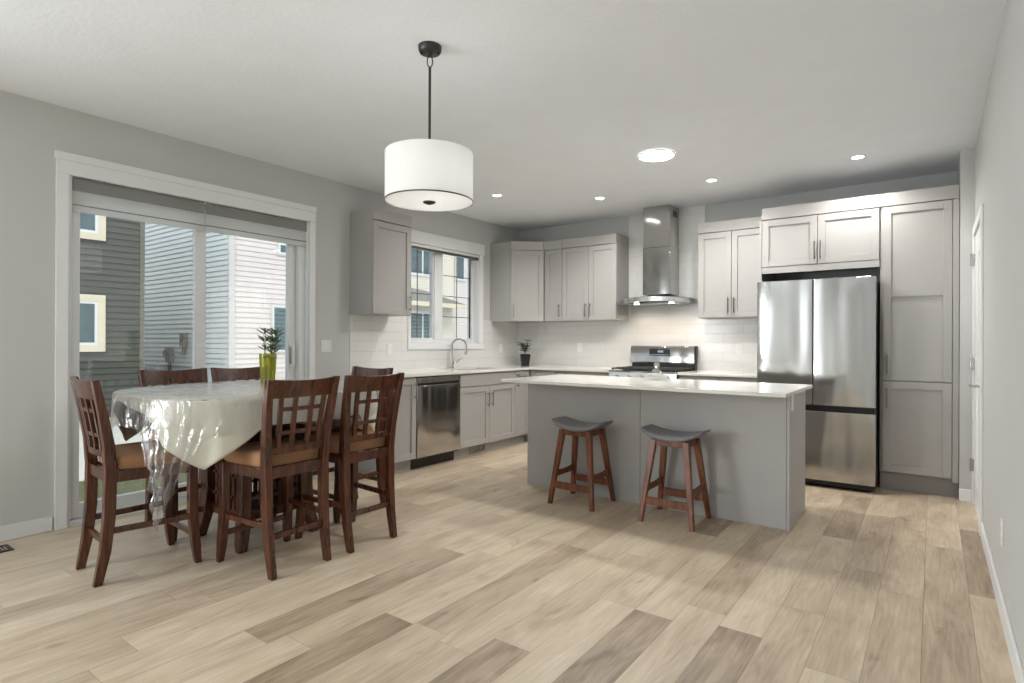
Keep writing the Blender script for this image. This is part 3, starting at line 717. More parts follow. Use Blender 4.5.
# ------------------------------------------------------------------ bar stools
def make_stool():
    t = thing('bar_stool', '', 'stool', (0, 0, 0), 'backless stools at the island')
    tops = {}
    for sx in (-1, 1):
        for sy in (-1, 1):
            p0 = (sx*.180, sy*.172, 0); p1 = (sx*.112, sy*.10, .562)
            tops[(sx, sy)] = (p0, p1)
            MB().bar([p0, p1], [.03, .044], [.03, .04]).build('leg', m_walnut, t, bevel=.003)
    def at(sx, sy, z):
        p0, p1 = tops[(sx, sy)]; f = z/.562; return V(p0[0]+(p1[0]-p0[0])*f, p0[1]+(p1[1]-p0[1])*f, z)
    for sy in (-1, 1):   # long stretchers, low
        z = .145; a = at(-1, sy, z); b = at(1, sy, z)
        MB().box((a.x, a.y-.009, z-.026), (b.x, a.y+.009, z+.026)).build('stretcher', m_walnut, t, bevel=.002)
    for sx in (-1, 1):
        z = .225; a = at(sx, -1, z); b = at(sx, 1, z)
        mb = MB(); n = 8; secs = []
        for i in range(n+1):
            f = i/n; y = a.y+(b.y-a.y)*f; sag = -.014*(1-(2*f-1)**2)*0 + .014*(2*f-1)**2
            secs.append([(a.x-.009, y, z-.022), (a.x+.009, y, z-.022), (a.x+.009, y, z+.018+sag), (a.x-.009, y, z+.018+sag)])
        mb.sweep(secs).build('stretcher', m_walnut, t, bevel=.002)
    z0, z1 = .520, .574
    MB().box((-.112, -.112, z0), (.112, -.092, z1)).build('apron', m_walnut, t, bevel=.002)
    MB().box((-.112, .092, z0), (.112, .112, z1)).build('apron', m_walnut, t, bevel=.002)
    for sx in (-1, 1): MB().box((sx*.111-.01, -.0915, z0), (sx*.111+.01, .0915, z1)).build('apron', m_walnut, t, bevel=.002)
    # saddle seat
    mb = MB(); nx, ny = 20, 8; hw, hd = .208, .150
    def zc(u): return .600 + .034*abs(u)**2.2
    secs = []
    for i in range(nx+1):
        u = -1+2*i/nx; x = u*hw; d = hd*(1-.26*abs(u)**4); th = .050*(1-.62*abs(u)**2.5)
        z = zc(u); ring = []
        for k in range(16):
            a = 2*PI*k/16; c, s = math.cos(a), math.sin(a)
            ring.append((x, d*math.copysign(abs(c)**.45, c), z - th/2 + th/2*math.copysign(abs(s)**.6, s)))
        secs.append(ring)
    mb.sweep(secs).build('seat', m_vinylseat, t, ang=60)
    return t
s = make_stool(); s.location = (2.397, 3.885, 0); s['label'] = 'grey-seated walnut bar stool at the left part of the island'
s2_ = copy_tree(s); s2_.location = (3.129, 3.885, 0); s2_['label'] = 'grey-seated walnut bar stool nearer the right end of the island'

# ------------------------------------------------------------------ dining chairs
def make_chair():
    t = thing('dining_chair', '', 'chair', (0, 0, 0), 'counter-height chairs around the dining table')
    def post(s):   # centre line of a rear post
        P = [(.165, -.222, 0), (.168, -.192, .16), (.170, -.176, .34), (.172, -.172, .56), (.180, -.182, .70), (.192, -.212, .87), (.202, -.246, 1.03)]
        return [(s*x, y, z) for x, y, z in P]
    def pat(z):
        P = post(1)
        for a, b in zip(P, P[1:]):
            if a[2] <= z <= b[2]:
                f = (z-a[2])/(b[2]-a[2]); return tuple(a[i]+(b[i]-a[i])*f for i in range(3))
        return P[-1]
    for s in (-1, 1):
        MB().bar(post(s), [.034, .038, .042, .042, .040, .037, .034], [.040, .050, .054, .054, .050, .042, .034]).build('rear_leg', m_wood, t, bevel=.005)
    for s in (-1, 1):
        MB().bar([(s*.205, .232, 0), (s*.200, .222, .10), (s*.196, .206, .28), (s*.196, .205, .56)], [.032, .042, .044, .044], [.032, .044, .046, .046]).build('front_leg', m_wood, t, bevel=.004)
    # seat frame
    mb = MB()
    mb.box((-.175, .192, .505), (.175, .217, .562)).box((-.152, -.186, .505), (.152, -.164, .562))
    for s in (-1, 1):
        mb.hexa([(s*.158, -.15, .505), (s*.182, -.15, .505), (s*.207, .185, .505), (s*.183, .185, .505), (s*.158, -.15, .562), (s*.182, -.15, .562), (s*.207, .185, .562), (s*.183, .185, .562)])
    mb.build('seat_frame', m_wood, t, bevel=.002)
    # cushion
    mb = MB(); secs = []; N = 28
    for (k, z) in ((.95, .563), (.99, .575), (1.0, .595), (.99, .618), (.94, .634), (.80, .645), (.5, .652)):
        ring = []
        for i in range(N):
            a = 2*PI*i/N; c, s_ = math.cos(a), math.sin(a)
            px = math.copysign(abs(c)**.28, c); py = math.copysign(abs(s_)**.28, s_)
            y = .035 + .197*py*k if True else 0
            hwid = .190 + .030*(py+1)/2*1.0
            if py < 0 and abs(px) > .62 : y = max(y, -.142)
            ring.append((px*hwid*k, y, z))
        secs.append(ring)
    mb.sweep(secs).build('seat_cushion', m_suede, t, ang=60)
    def stretch(a, b, h=.03, w_=.02):
        a = V(*a); b = V(*b); d = (b-a).normalized(); n = V(-d.y, d.x, 0).normalized()*w_/2; hh = V(0, 0, h/2)
        MB().hexa([a-n-hh, a+n-hh, b+n-hh, b-n-hh, a-n+hh, a+n+hh, b+n+hh, b-n+hh]).build('stretcher', m_wood, t, bevel=.002)
    for s in (-1, 1): stretch((s*.170, -.17, .262), (s*.197, .19, .262))
    stretch((-.155, -.186, .205), (.155, -.186, .205)); stretch((-.18, .213, .16), (.18, .213, .16))
    # back: bowed rails
    def rail(z0, z1, bow, nm, x0=None, x1=None, th=.020, dip=0.0, off=0):
        mb = MB(); n = 14; secs = []
        pa = pat((z0+z1)/2); hx_ = x1 if x1 is not None else pa[0]-.012
        dy = (pat(z1)[1]-pat(z0)[1])
        for i in range(n+1):
            u = -1+2*i/n; x = u*hx_
            full = pa[0]
            y = pat(z0)[1] - bow*(1-(x/full)**2) + off
            y1 = y + dy
            zt = z1 - dip*(1-u*u)
            secs.append([(x, y-th/2, z0), (x, y+th/2, z0), (x, y1+th/2, zt), (x, y1-th/2, zt)])
        return mb.sweep(secs).build(nm, m_wood, t, bevel=.002)
    BOW = .022
    rail(.928, 1.028, BOW, 'crest_rail', dip=.010); rail(.632, .668, BOW*.9, 'bottom_rail')
    for z in (.742, .868): rail(z-.011, z+.011, BOW, 'lattice_rail', x1=.118, th=.014)
    for xs in (-.118, -.046, .046, .118):
        mb = MB(); secs = []
        for i in range(9):
            z = .664 + (.932-.664)*i/8; P = pat(z); x = xs*(1+.10*(z-.664)/.27)
            y = P[1] - BOW*(1-(x/P[0])**2)
            secs.append([(x-.0115, y-.0095, z), (x+.0115, y-.0095, z), (x+.0115, y+.0095, z), (x-.0115, y+.0095, z)])
        mb.sweep(secs).build('slat', m_wood, t, bevel=.0015)
    return t
C0 = make_chair()
CH = [(1.066, 1.335, -5, 'brown lattice-back chair at the left end of the dining table, seen from its side'),
      (1.612, 1.830, 90, 'brown lattice-back chair on the near side, beside the hanging point of the tablecloth'),
      (1.622, 2.312, 90, 'brown lattice-back chair on the near side of the table, closest to the dishwasher'),
      (.602, 1.822, -90, 'brown chair on the patio door side, behind the left half of the table'),
      (.602, 2.295, -90, 'brown chair on the patio door side, just left of the vase'),
      (1.115, 2.675, 180, 'brown chair at the far right end of the dining table, mostly hidden')]
for i, (x, y, rz, lab) in enumerate(CH):
    c = C0 if i == 0 else copy_tree(C0)
    c.location = (x, y, 0); c.rotation_euler = (0, 0, math.radians(rz)); c['label'] = lab

# ------------------------------------------------------------------ dining table
TX, TY, AX, AY, TZ = 1.10, 2.008, .625, .745, .926
def rell(a, e=2.25):
    c, s = abs(math.cos(a)), abs(math.sin(a)); return 1/((c/AX)**e + (s/AY)**e)**(1/e)
t = thing('dining_table', 'dark wood counter-height table with lattice pedestal under the cloth', 'table', (TX, TY, 0))
N = 64
def ring(k, z): return [(TX+rell(2*PI*i/N)*k*math.cos(2*PI*i/N), TY+rell(2*PI*i/N)*k*math.sin(2*PI*i/N), z) for i in range(N)]
MB().sweep([ring(.975, TZ-.032), ring(1, TZ-.024), ring(1, TZ-.006), ring(.99, TZ)]).build('tabletop', m_wood, t, ang=50)
MB().box((TX-.36, TY-.42, TZ-.10), (TX+.36, TY+.42, TZ-.033)).build('apron', m_wood, t, bevel=.003)
hs = .235
for sx in (-1, 1):
    for sy in (-1, 1):
        x, y = TX+sx*(hs-.03), TY+sy*(hs-.03)
        MB().bar([(x+sx*.035, y+sy*.035, 0), (x+sx*.03, y+sy*.03, .05), (x+sx*.008, y+sy*.008, .17), (x, y, .30), (x, y, TZ-.101)], [.05, .06, .066, .066, .066], [.05, .06, .066, .066, .066]).build('leg', m_wood, t, bevel=.006)
def lattice(axis, sgn):
    mb = MB(); a = hs-.063
    def bx(u0, u1, z0, z1):
        d = hs-.03
        if axis == 'y': mb.box((TX+u0, TY+sgn*d-.010, z0), (TX+u1, TY+sgn*d+.010, z1))
        else: mb.box((TX+sgn*d-.010, TY+u0, z0), (TX+sgn*d+.010, TY+u1, z1))
    bx(-a, a, .16, .215); bx(-a, a, TZ-.16, TZ-.101)
    for u in (-.10, -.035, .035, .10): bx(u-.012, u+.012, .215, TZ-.16)
    for z in (.29, .42, .55, .68): bx(-a, a, z-.011, z+.011)
    mb.build('lattice_panel', m_wood, t, bevel=.0015)
for ax in 'xy':
    for sg in (-1, 1): lattice(ax, sg)
MB().box((TX-.165, TY-.165, .165), (TX+.165, TY+.165, .19)).build('lower_shelf', m_black_wood, t)
MB().box((TX-.165, TY-.165, .47), (TX+.165, TY+.165, .49)).build('middle_shelf', m_black_wood, t)

# cloth + clear plastic cover
def drape(dropf, ztop, pad, foldA, nfold, nth=192, nr=10, nd=16, shift=None, seed=0, out=0.0):
    mb = MB(); bm = mb.bm; rnd = random.Random(seed); ph = [rnd.uniform(0, 6.28) for _ in range(4)]
    rows = []
    c = bm.verts.new((TX, TY, ztop)); 
    for j in range(1, nr+1):
        f = j/nr; rows.append([bm.verts.new((TX+(rell(2*PI*i/nth)+pad-.012)*f*math.cos(2*PI*i/nth), TY+(rell(2*PI*i/nth)+pad-.012)*f*math.sin(2*PI*i/nth), ztop)) for i in range(nth)])
    for j in range(1, nd+1):
        row = []
        for i in range(nth):
            th = 2*PI*i/nth; s = j/nd; dr = dropf(th)*s
            q = min(1, dr/.014)
            rad = rell(th)+pad-.012*(1-math.sin(q*PI/2))
            z = ztop - .014*(1-math.cos(q*PI/2)) - max(0, dr-.014)
            h = max(0, dr-.014)
            amp = foldA*min(1, h/.16)
            w_ = math.sin(nfold*th+ph[0]) + .5*math.sin(nfold*1.7*th//1*0+2*nfold*th+ph[1])
            rad += amp*(w_+.9) + out*h
            t2 = th
            if shift: t2, rad = shift(th, h, rad)
            row.append(bm.verts.new((TX+rad*math.cos(t2), TY+rad*math.sin(t2), z)))
        rows.append(row)
    for i in range(nth): bm.faces.new((c, rows[0][i], rows[0][(i+1) % nth]))
    for A, B in zip(rows, rows[1:]):
        for i in range(nth): bm.faces.new((A[i], A[(i+1) % nth], B[(i+1) % nth], B[i]))
    return mb
def angd(a, b): return (a-b+PI) % (2*PI) - PI
def tri(th, c, w_, d): 
    x = abs(angd(th, c))/w_; return d*max(0, 1-x)**.9
R_ = math.radians
def cloth_drop(th):
    base = .155
    le = abs(angd(th, R_(-97)))
    if le < .55: base -= .125*(1-le/.55)**.5
    d = base
    for cdeg, dd in ((-51, .215), (52, .2), (128, .2), (-128, .17)): d += tri(th, R_(cdeg), .42, dd)
    return max(.03, d)
o = drape(cloth_drop, TZ+.003, .004, .010, 17, seed=3).build('tablecloth', m_cloth, None, ang=180)
sm = o.modifiers.new('thick', 'SOLIDIFY'); sm.thickness = .0015; sm.offset = 1
tag(o, 'white tablecloth with a hanging pointed corner over the dining table', 'tablecloth')
def mk_plastic():
    m = bpy.data.materials.new('clear_plastic_film'); m.use_nodes = True; nt = m.node_tree; nt.nodes.clear()
    out = nt.nodes.new('ShaderNodeOutputMaterial'); mx = nt.nodes.new('ShaderNodeMixShader'); tr = nt.nodes.new('ShaderNodeBsdfTransparent')
    gl = nt.nodes.new('ShaderNodeBsdfGlossy'); lw = nt.nodes.new('ShaderNodeLayerWeight'); lw.inputs[0].default_value = .28
    mr = nt.nodes.new('ShaderNodeMapRange'); mr.inputs[3].default_value = .045; mr.inputs[4].default_value = .8
    tr.inputs[0].default_value = (.95, .95, .94, 1); gl.inputs['Roughness'].default_value = .2; gl.inputs[0].default_value = (.95, .95, .95, 1)
    n = noise_node(nt, (1, 1, .6), 9, 3); n.inputs['Distortion'].default_value = 1.4
    bp = nt.nodes.new('ShaderNodeBump'); bp.inputs['Strength'].default_value = .9; bp.inputs['Distance'].default_value = .03
    nt.links.new(n.outputs['Fac'], bp.inputs['Height']); nt.links.new(bp.outputs[0], gl.inputs['Normal']); nt.links.new(bp.outputs[0], lw.inputs['Normal'])
    nt.links.new(lw.outputs['Facing'], mr.inputs[0]); nt.links.new(mr.outputs[0], mx.inputs[0]); nt.links.new(tr.outputs[0], mx.inputs[1]); nt.links.new(gl.outputs[0], mx.inputs[2])
    tlc = nt.nodes.new('ShaderNodeBsdfTranslucent'); tlc.inputs[0].default_value = (.9, .9, .9, 1); df = nt.nodes.new('ShaderNodeBsdfDiffuse'); df.inputs[0].default_value = (.9, .9, .9, 1)
    m1 = nt.nodes.new('ShaderNodeMixShader'); nt.links.new(tlc.outputs[0], m1.inputs[1]); nt.links.new(df.outputs[0], m1.inputs[2])
    nz = noise_node(nt, (1, 1, .5), 14, 3); m2 = nt.nodes.new('ShaderNodeMixShader'); r2 = nt.nodes.new('ShaderNodeMapRange')
    r2.inputs[1].default_value = .4; r2.inputs[2].default_value = .75; r2.inputs[3].default_value = .03; r2.inputs[4].default_value = .24
    nt.links.new(nz.outputs['Fac'], r2.inputs[0]); nt.links.new(r2.outputs[0], m2.inputs[0]); nt.links.new(mx.outputs[0], m2.inputs[1]); nt.links.new(m1.outputs[0], m2.inputs[2])
    nt.links.new(m2.outputs[0], out.inputs[0]); return m
m_plastic = mk_plastic()
TAIL, FLAP = -62, -101
def plastic_drop(th):
    d = .19 + .03*math.sin(5*th)
    x = abs(angd(th, R_(TAIL)))/.30
    if x < 1: d += .45*(1-x)**.8
    x = abs(angd(th, R_(FLAP)))/.14
    if x < 1: d += .08*(1-x)
    return d
def plastic_shift(th, h, rad):
    x = angd(th, R_(TAIL))
    if abs(x) < .42:
        k = min(1, max(0, (h-.05)/.45)); kk = 1-.72*k
        th2 = R_(TAIL) + x*(kk if abs(x) < .30 else kk+(1-kk)*(abs(x)-.30)/.12) - .03*k
        rad += .035*k*(1-abs(x)/.42) + .028*k*math.sin(x*75) + .012*k*math.sin(h*55+x*20)
        return th2, rad
    return th, rad
o = drape(plastic_drop, TZ+.009, .020, .007, 13, seed=5, shift=plastic_shift, nth=256, nd=26, out=.04).build('plastic_table_cover', m_plastic, None, ang=180)
tag(o, 'clear crinkled plastic sheet over the tablecloth with a long tail', 'table cover')

# vase and sprigs
vx, vy, vz = 1.02, 2.12, TZ+.010
m_vase = bpy.data.materials.new('yellow_green_glass'); m_vase.use_nodes = True
_b = m_vase.node_tree.nodes['Principled BSDF']; _b.inputs['Base Color'].default_value = (.75, .74, .10, 1); _b.inputs['Transmission Weight'].default_value = .75; _b.inputs['Roughness'].default_value = .06
t = thing('glass_vase', 'yellow-green glass vase on the dining table', 'vase', (vx, vy, vz))
MB().lathe((vx, vy, vz), [(0, 0), (.040, 0), (.043, .01), (.050, .10), (.055, .205), (.052, .205), (.047, .10), (.040, .012), (0, .012)], 28).build('vase_body', m_vase, t)
t = thing('leaf_sprigs', 'dark green leafy sprigs standing in the yellow-green vase', 'plant', (vx, vy, vz+.013))
def leaf(mb, p, d, L, w_, up=V(0, 0, 1)):
    d = d.normalized(); s = d.cross(up)
    if s.length < .01: s = V(1, 0, 0)
    s.normalize(); n = s.cross(d)
    a, b, c2 = p + d*L*.35 + s*w_/2 + n*.004, p + d*L*.35 - s*w_/2 + n*.004, p + d*L*.72 - n*.003
    tip = p + d*L - n*L*.12
    mb.vface([p, a, c2 + s*w_*.33, tip, c2 - s*w_*.33, b, p + d*L*.36 - n*.004, c2 - n*.006], [(0, 1, 6), (0, 6, 5), (1, 2, 7, 6), (6, 7, 4, 5), (2, 3, 7), (7, 3, 4)])
rnd = random.Random(21)
for k in range(7):
    a = rnd.uniform(0, 6.28); tilt = rnd.uniform(.05, .30); hgt = rnd.uniform(.25, .335)
    st = V(vx, vy, vz+.014); p0 = st + V(math.cos(a), math.sin(a), 0)*.015; pts = []
    for i in range(7):
        f = i/6; rr_ = min(.043, tilt*hgt*f) if f < .6 else tilt*hgt*f*.9
        pts.append(p0 + V(math.cos(a)*rr_*.7, math.sin(a)*rr_*.7, hgt*f))
    sp = MB().tube(pts, .0025, 6).build('stem', m_stem, t)
    mb = MB()
    for i in range(3, 7):
        for s_ in range(3):
            aa = a + s_*2.1 + i*1.1
            leaf(mb, pts[i], V(math.cos(aa)*.7, math.sin(aa)*.7, .65), rnd.uniform(.05, .075) if i > 3 else .03, .014)
    mb.build('leaves', m_leaf, t)

# ------------------------------------------------------------------ potted plant in the corner
px, py = .385, 6.0
t = thing('potted_plant', 'small leafy plant in a square black pot in the worktop corner', 'plant', (px, py, CT))
def sq(h, z): return [(px-h, py-h, z), (px+h, py-h, z), (px+h, py+h, z), (px-h, py+h, z)]
mb = MB()
prof = [(.042, 0), (.062, .148), (.055, .148), (.052, .125)]
MB().lathe((px, py, CT), [(0, 0), (.062, 0), (.086, .15), (.078, .15), (.074, .128), (0, .128)], 4).build('pot', m_pot, t, bevel=.003)
MB().lathe((px, py, CT+.128), [(0, .006), (.04, .004), (.05, 0.0)], 12).build('soil', m_soil, t)
rnd = random.Random(4)
for k in range(4):
    a = rnd.uniform(0, 6.28); pts = [V(px, py, CT+.13)]
    hh = rnd.uniform(.12, .19)
    for i in range(1, 6):
        f = i/5; pts.append(V(px+math.cos(a)*.05*f*f, py+math.sin(a)*.05*f*f, CT+.13+hh*f))
    MB().tube(pts, .003, 6).build('stem', m_stem, t)
    mb = MB()
    for i in range(2, 6):
        for s_ in range(3):
            aa = a+s_*2.1+i; leaf(mb, pts[i], V(math.cos(aa), math.sin(aa), .35), rnd.uniform(.06, .085), .045)
    mb.build('leaves', m_leaf_d, t)

# ------------------------------------------------------------------ glass dish on the island
m_cg = pane_glass('clear_cut_glass', (.96, .97, .96, 1), 3.0)
_nt = m_cg.node_tree; _o = _nt.nodes['Material Output']; _src = _o.inputs[0].links[0].from_socket; _df = _nt.nodes.new('ShaderNodeBsdfTranslucent'); _df.inputs[0].default_value = (.9, .92, .9, 1)
_mx = _nt.nodes.new('ShaderNodeMixShader'); _mx.inputs[0].default_value = .08; _nt.links.new(_src, _mx.inputs[1]); _nt.links.new(_df.outputs[0], _mx.inputs[2]); _nt.links.new(_mx.outputs[0], _o.inputs[0])
gx, gy, gz = 2.755, 4.47, .921
t = thing('glass_dish', 'clear glass lidded dish on the island in front of the range', 'dish', (gx, gy, gz))
MB().lathe((gx, gy, gz), [(0, .001), (.035, .001), (.04, .006), (.085, .022), (.098, .034), (.094, .034), (.08, .026), (.035, .012), (0, .010)], 20).build('bowl', m_cg, t, smooth=False)
MB().lathe((gx, gy, gz+.012), [(.046, .01), (.050, .028), (.046, .050), (.032, .068), (.014, .080), (.011, .086), (.020, .095), (.025, .108), (.021, .122), (.010, .130), (0, .131)], 18).build('lid', m_cg, t, smooth=False)

# ------------------------------------------------------------------ pendant and ceiling lights
t = thing('pendant_lamp', 'white drum pendant lamp hanging over the dining area', 'pendant lamp', (2.477, 2.135, 1.96))
lx, ly = 2.477, 2.135
def mk_shade(name, em):
    m = bpy.data.materials.new(name); m.use_nodes = True; nt = m.node_tree; nt.nodes.clear()
    out = nt.nodes.new('ShaderNodeOutputMaterial'); mx = nt.nodes.new('ShaderNodeMixShader'); d = nt.nodes.new('ShaderNodeBsdfDiffuse'); tl = nt.nodes.new('ShaderNodeBsdfTranslucent')
    for b_ in (d, tl): b_.inputs[0].default_value = (.9, .9, .89, 1)
    mx.inputs[0].default_value = .5
    n = noise_node(nt, (1, 1, 1), 300, 2); bp = nt.nodes.new('ShaderNodeBump'); bp.inputs['Strength'].default_value = .1; nt.links.new(n.outputs['Fac'], bp.inputs['Height']); nt.links.new(bp.outputs[0], d.inputs['Normal'])
    ad = nt.nodes.new('ShaderNodeAddShader'); e_ = nt.nodes.new('ShaderNodeEmission'); e_.inputs[0].default_value = (1, .985, .96, 1); e_.inputs[1].default_value = em
    nt.links.new(d.outputs[0], mx.inputs[1]); nt.links.new(tl.outputs[0], mx.inputs[2]); nt.links.new(mx.outputs[0], ad.inputs[0]); nt.links.new(e_.outputs[0], ad.inputs[1]); nt.links.new(ad.outputs[0], out.inputs[0])
    return m
m_shade = mk_shade('white_linen_shade', .04); m_diff = mk_shade('opal_diffuser', .12)
R1 = .224
MB().lathe((lx, ly, 1.942), [(R1, 0), (R1, .246), (R1-.003, .246), (R1-.003, 0)], 64, closed=True).build('shade', m_shade, t, ang=50)
lbl(MB().lathe((lx, ly, 1.942), [(R1+.0015, 0), (R1+.0015, .006), (R1-.001, .006), (R1-.001, 0)], 64, closed=True).build('shade_rim', m_bronze, t), 'thin dark rim at the bottom of the shade')
MB().lathe((lx, ly, 1.942), [(0, .001), (R1-.004, .003), (R1-.004, .007), (0, .006)], 64).build('diffuser', m_diff, t)
MB().lathe((lx, ly, 1.942), [(0, -.014), (.012, -.013), (.03, -.006), (.033, 0), (0, 0.001)], 24).build('finial', m_bronze, t)
MB().cyl((lx, ly, 1.95), (lx, ly, 2.636), .007, 12).build('rod', m_bronze, t)
mb = MB()
for k in range(3):
    a = 2*PI*k/3; mb.cyl((lx, ly, 2.16), (lx+(R1-.002)*math.cos(a), ly+(R1-.002)*math.sin(a), 2.183), .003, 8)
mb.build('spider', m_bronze, t)
mb = MB(); pts = [(lx+.012*math.cos(a)*.9, ly+.010*math.cos(a)*.9, 2.664+.03*math.sin(a)) for a in [2*PI*i/16 for i in range(17)]]
mb.tube(pts, .003, 8).build('loop', m_bronze, t)
MB().lathe((lx, ly, H), [(0, -.046), (.012, -.045), (.014, -.036), (.052, -.032), (.058, -.024), (.060, 0), (0, 0)], 40).build('canopy', m_bronze, t)
for s in (-1, 1): MB().lathe((lx+s*.035, ly+s*.025, H-.033), [(0, -.008), (.007, -.006), (.008, 0), (0, 0)], 12).build('cap_nut', m_black, t)
for k, (dx, dy) in enumerate(((.09, -.03), (-.07, .08))):
    add_light('pendant_bulb', 'POINT', (lx+dx, ly+dy, 2.07), .5, (1, .98, .95), shadow_soft_size=.035)

def can(x, y, lab, e, r=.042, first=[None]):
    t = thing('recessed_light', lab, 'ceiling light', (x, y, H), 'small recessed ceiling lights')
    MB().lathe((x, y, H), [(r, -.001), (r+.002, -.006), (r+.018, -.004), (r+.02, -.0005), (r, -.0005)], 32).build('trim_ring', m_trim, t)
    MB().lathe((x, y, H), [(0, -.0035), (r, -.0035), (r, -.001), (0, -.001)], 32).build('lens', m_can, t)
    add_light('recessed_spot', 'SPOT', (x, y, H-.03), e, (1, .97, .93), (0, 0, -1), spot_size=math.radians(150), spot_blend=.8, shadow_soft_size=.05)
can(.932, 4.70, 'small recessed ceiling light in front of the kitchen window, leftmost of the four', 46)
can(1.74, 5.42, 'small recessed ceiling light just left of the hood chimney', 46)
can(2.90, 5.42, 'small recessed ceiling light just right of the hood chimney', 46)
can(4.07, 5.43, 'small recessed ceiling light in front of the pantry, rightmost of the four', 46)
t = thing('flush_ceiling_light', 'large bright round ceiling light above the island', 'ceiling light', (2.76, 4.44, H))
MB().lathe((2.76, 4.44, H), [(.13, -.001), (.13, -.012), (.145, -.008), (.147, -.0005)], 48).build('trim_ring', m_trim, t)
MB().lathe((2.76, 4.44, H), [(0, -.010), (.13, -.010), (.13, -.001), (0, -.001)], 48).build('diffuser', m_disc, t)

# floor register
t = thing('floor_register', 'black metal floor register by the left wall', 'vent', (.175, .86, 0))
mb = MB(); rx0, rx1, ry0, ry1 = .11, .25, .70, 1.0
mb.box((rx0, ry0, .0005), (rx1, ry0+.02, .007)).box((rx0, ry1-.02, .0005), (rx1, ry1, .007)).box((rx0, ry0+.02, .0005), (rx0+.02, ry1-.02, .007)).box((rx1-.02, ry0+.02, .0005), (rx1, ry1-.02, .007))
mb.build('register_frame', m_black, t, bevel=.002)
mb = MB()
for i in range(16): mb.box((rx0+.02, ry0+.024+i*.016, .001), (rx1-.02, ry0+.030+i*.016, .005))
mb.build('louvres', m_black, t)

# ------------------------------------------------------------------ outside
GZ = -.45
m_grass = simple('lawn_grass', lin(98, 102, 72), .95, var=.35, bump=.8, bscale=60, nscale=(5, 5, 5))
m_conc = simple('pale_gravel', lin(196, 194, 188), .9, var=.08, bump=.3, bscale=80)
tag(MB().box((-3.6, -6, GZ-.1), (-.17, 24, GZ)).build('lawn', m_grass), 'strip of green lawn outside the patio door', 'grass', kind='stuff')
tag(MB().box((-30, -12, GZ-.2), (-3.6, 40, GZ-.02)).build('yard_paving', m_conc), 'pale gravel yard between the lawn and the houses', 'ground', kind='structure')
def siding_mat(n, c): return simple(n, c, .6, var=.03)
m_sd = siding_mat('dark_grey_green_siding', lin(72, 74, 68)); m_sl = siding_mat('pale_siding', lin(222, 212, 210)); m_sb = siding_mat('pale_siding_shaded', lin(205, 213, 216)); m_sc = siding_mat('cream_siding', lin(226, 219, 205))  # side wall: pale siding with its blue-grey shade put into the colour
m_ctrim = simple('cream_window_trim', lin(222, 210, 188), .6, var=.03); m_dtrim = simple('grey_corner_trim', lin(104, 102, 92), .6)
m_ltrim = simple('pale_corner_trim', lin(206, 204, 202), .6)
m_oglass = simple('dark_window_glass', lin(78, 98, 104), .08, var=.15)
m_oblind = simple('window_blind_slats', lin(96, 118, 122), .5, var=.05)
m_shingle = simple('grey_shingles', lin(122, 122, 118), .9, var=.12, bump=.5, bscale=40)
def siding(mb, p0, p1, n, z0, z1, pitch=.135, lip=.02):
    p0 = V(*p0, 0); p1 = V(*p1, 0); n = V(*n, 0); z = z0
    while z < z1-.01:
        zt = min(z1, z+pitch)
        a, b, c2, d = p0+n*lip+V(0, 0, z), p1+n*lip+V(0, 0, z), p1+V(0, 0, zt), p0+V(0, 0, zt)
        e, f = p0+V(0, 0, z), p1+V(0, 0, z)
        mb.vface([a, b, c2, d, e, f], [(0, 1, 2, 3), (4, 5, 1, 0)]); z = zt
def owindow(t, x, y0, y1, z0, z1, tw, tm, vert=True, slats=False):
    k = tw or .04; dp = .04 if tw else .02
    wo = rframe(MB(), x, x+dp, y0-k, y1+k, z0-k, z1+k, k-.0005).build('window', tm, t)
    f = MB(); fw_ = .055
    rframe(f, x, x+.03, y0, y1, z0, z1, fw_)
    if vert: f.box((x, (y0+y1)/2-.03, z0+fw_), (x+.029, (y0+y1)/2+.03, z1-fw_))
    f.build('window_frame', m_vinyl, wo)
    MB().box((x+.002, y0+.02, z0+.02), (x+.016, y1-.02, z1-.02)).build('pane', m_oglass, wo)
    if slats:
        mb = MB(); z = z0+.08
        while z < z1-.1: mb.box((x+.0165, y0+fw_, z), (x+.019, y1-fw_, z+.05)); z += .12
        mb.build('blind', m_oblind, wo)
# dark house
t = thing('house', 'dark grey-green sided house left outside the patio door', 'building', (-12, 2, GZ))
mb = MB(); siding(mb, (-10, -4), (-10, 5.63), (1, 0), GZ+.0, 4.75); siding(mb, (-10, 5.63), (-18, 5.63), (0, 1), GZ, 4.75)
mb.box((-18, -4, GZ), (-10.02, 5.61, 4.75)).build('siding_walls', m_sd, t, smooth=False)
MB().box((-10.06, 5.56, GZ), (-9.965, 5.655, 4.75)).build('corner_trim', m_dtrim, t)
owindow(t, -9.985, 3.5, 4.74, 1.12, 2.06, .14, m_ctrim); owindow(t, -9.985, 3.5, 4.74, 3.52, 4.45, .14, m_ctrim)
mb = MB().vface([(-9.9, -4.2, 4.75), (-18.2, -4.2, 4.75), (-18.2, 5.7, 4.75), (-9.9, 5.7, 4.75), (-14, 0, 5.9), (-14, 1.5, 5.9)], [(0, 3, 5, 4), (1, 4, 5, 2), (0, 4, 1), (3, 2, 5), (0, 1, 2, 3)]); mb.build('roof', m_shingle, t)
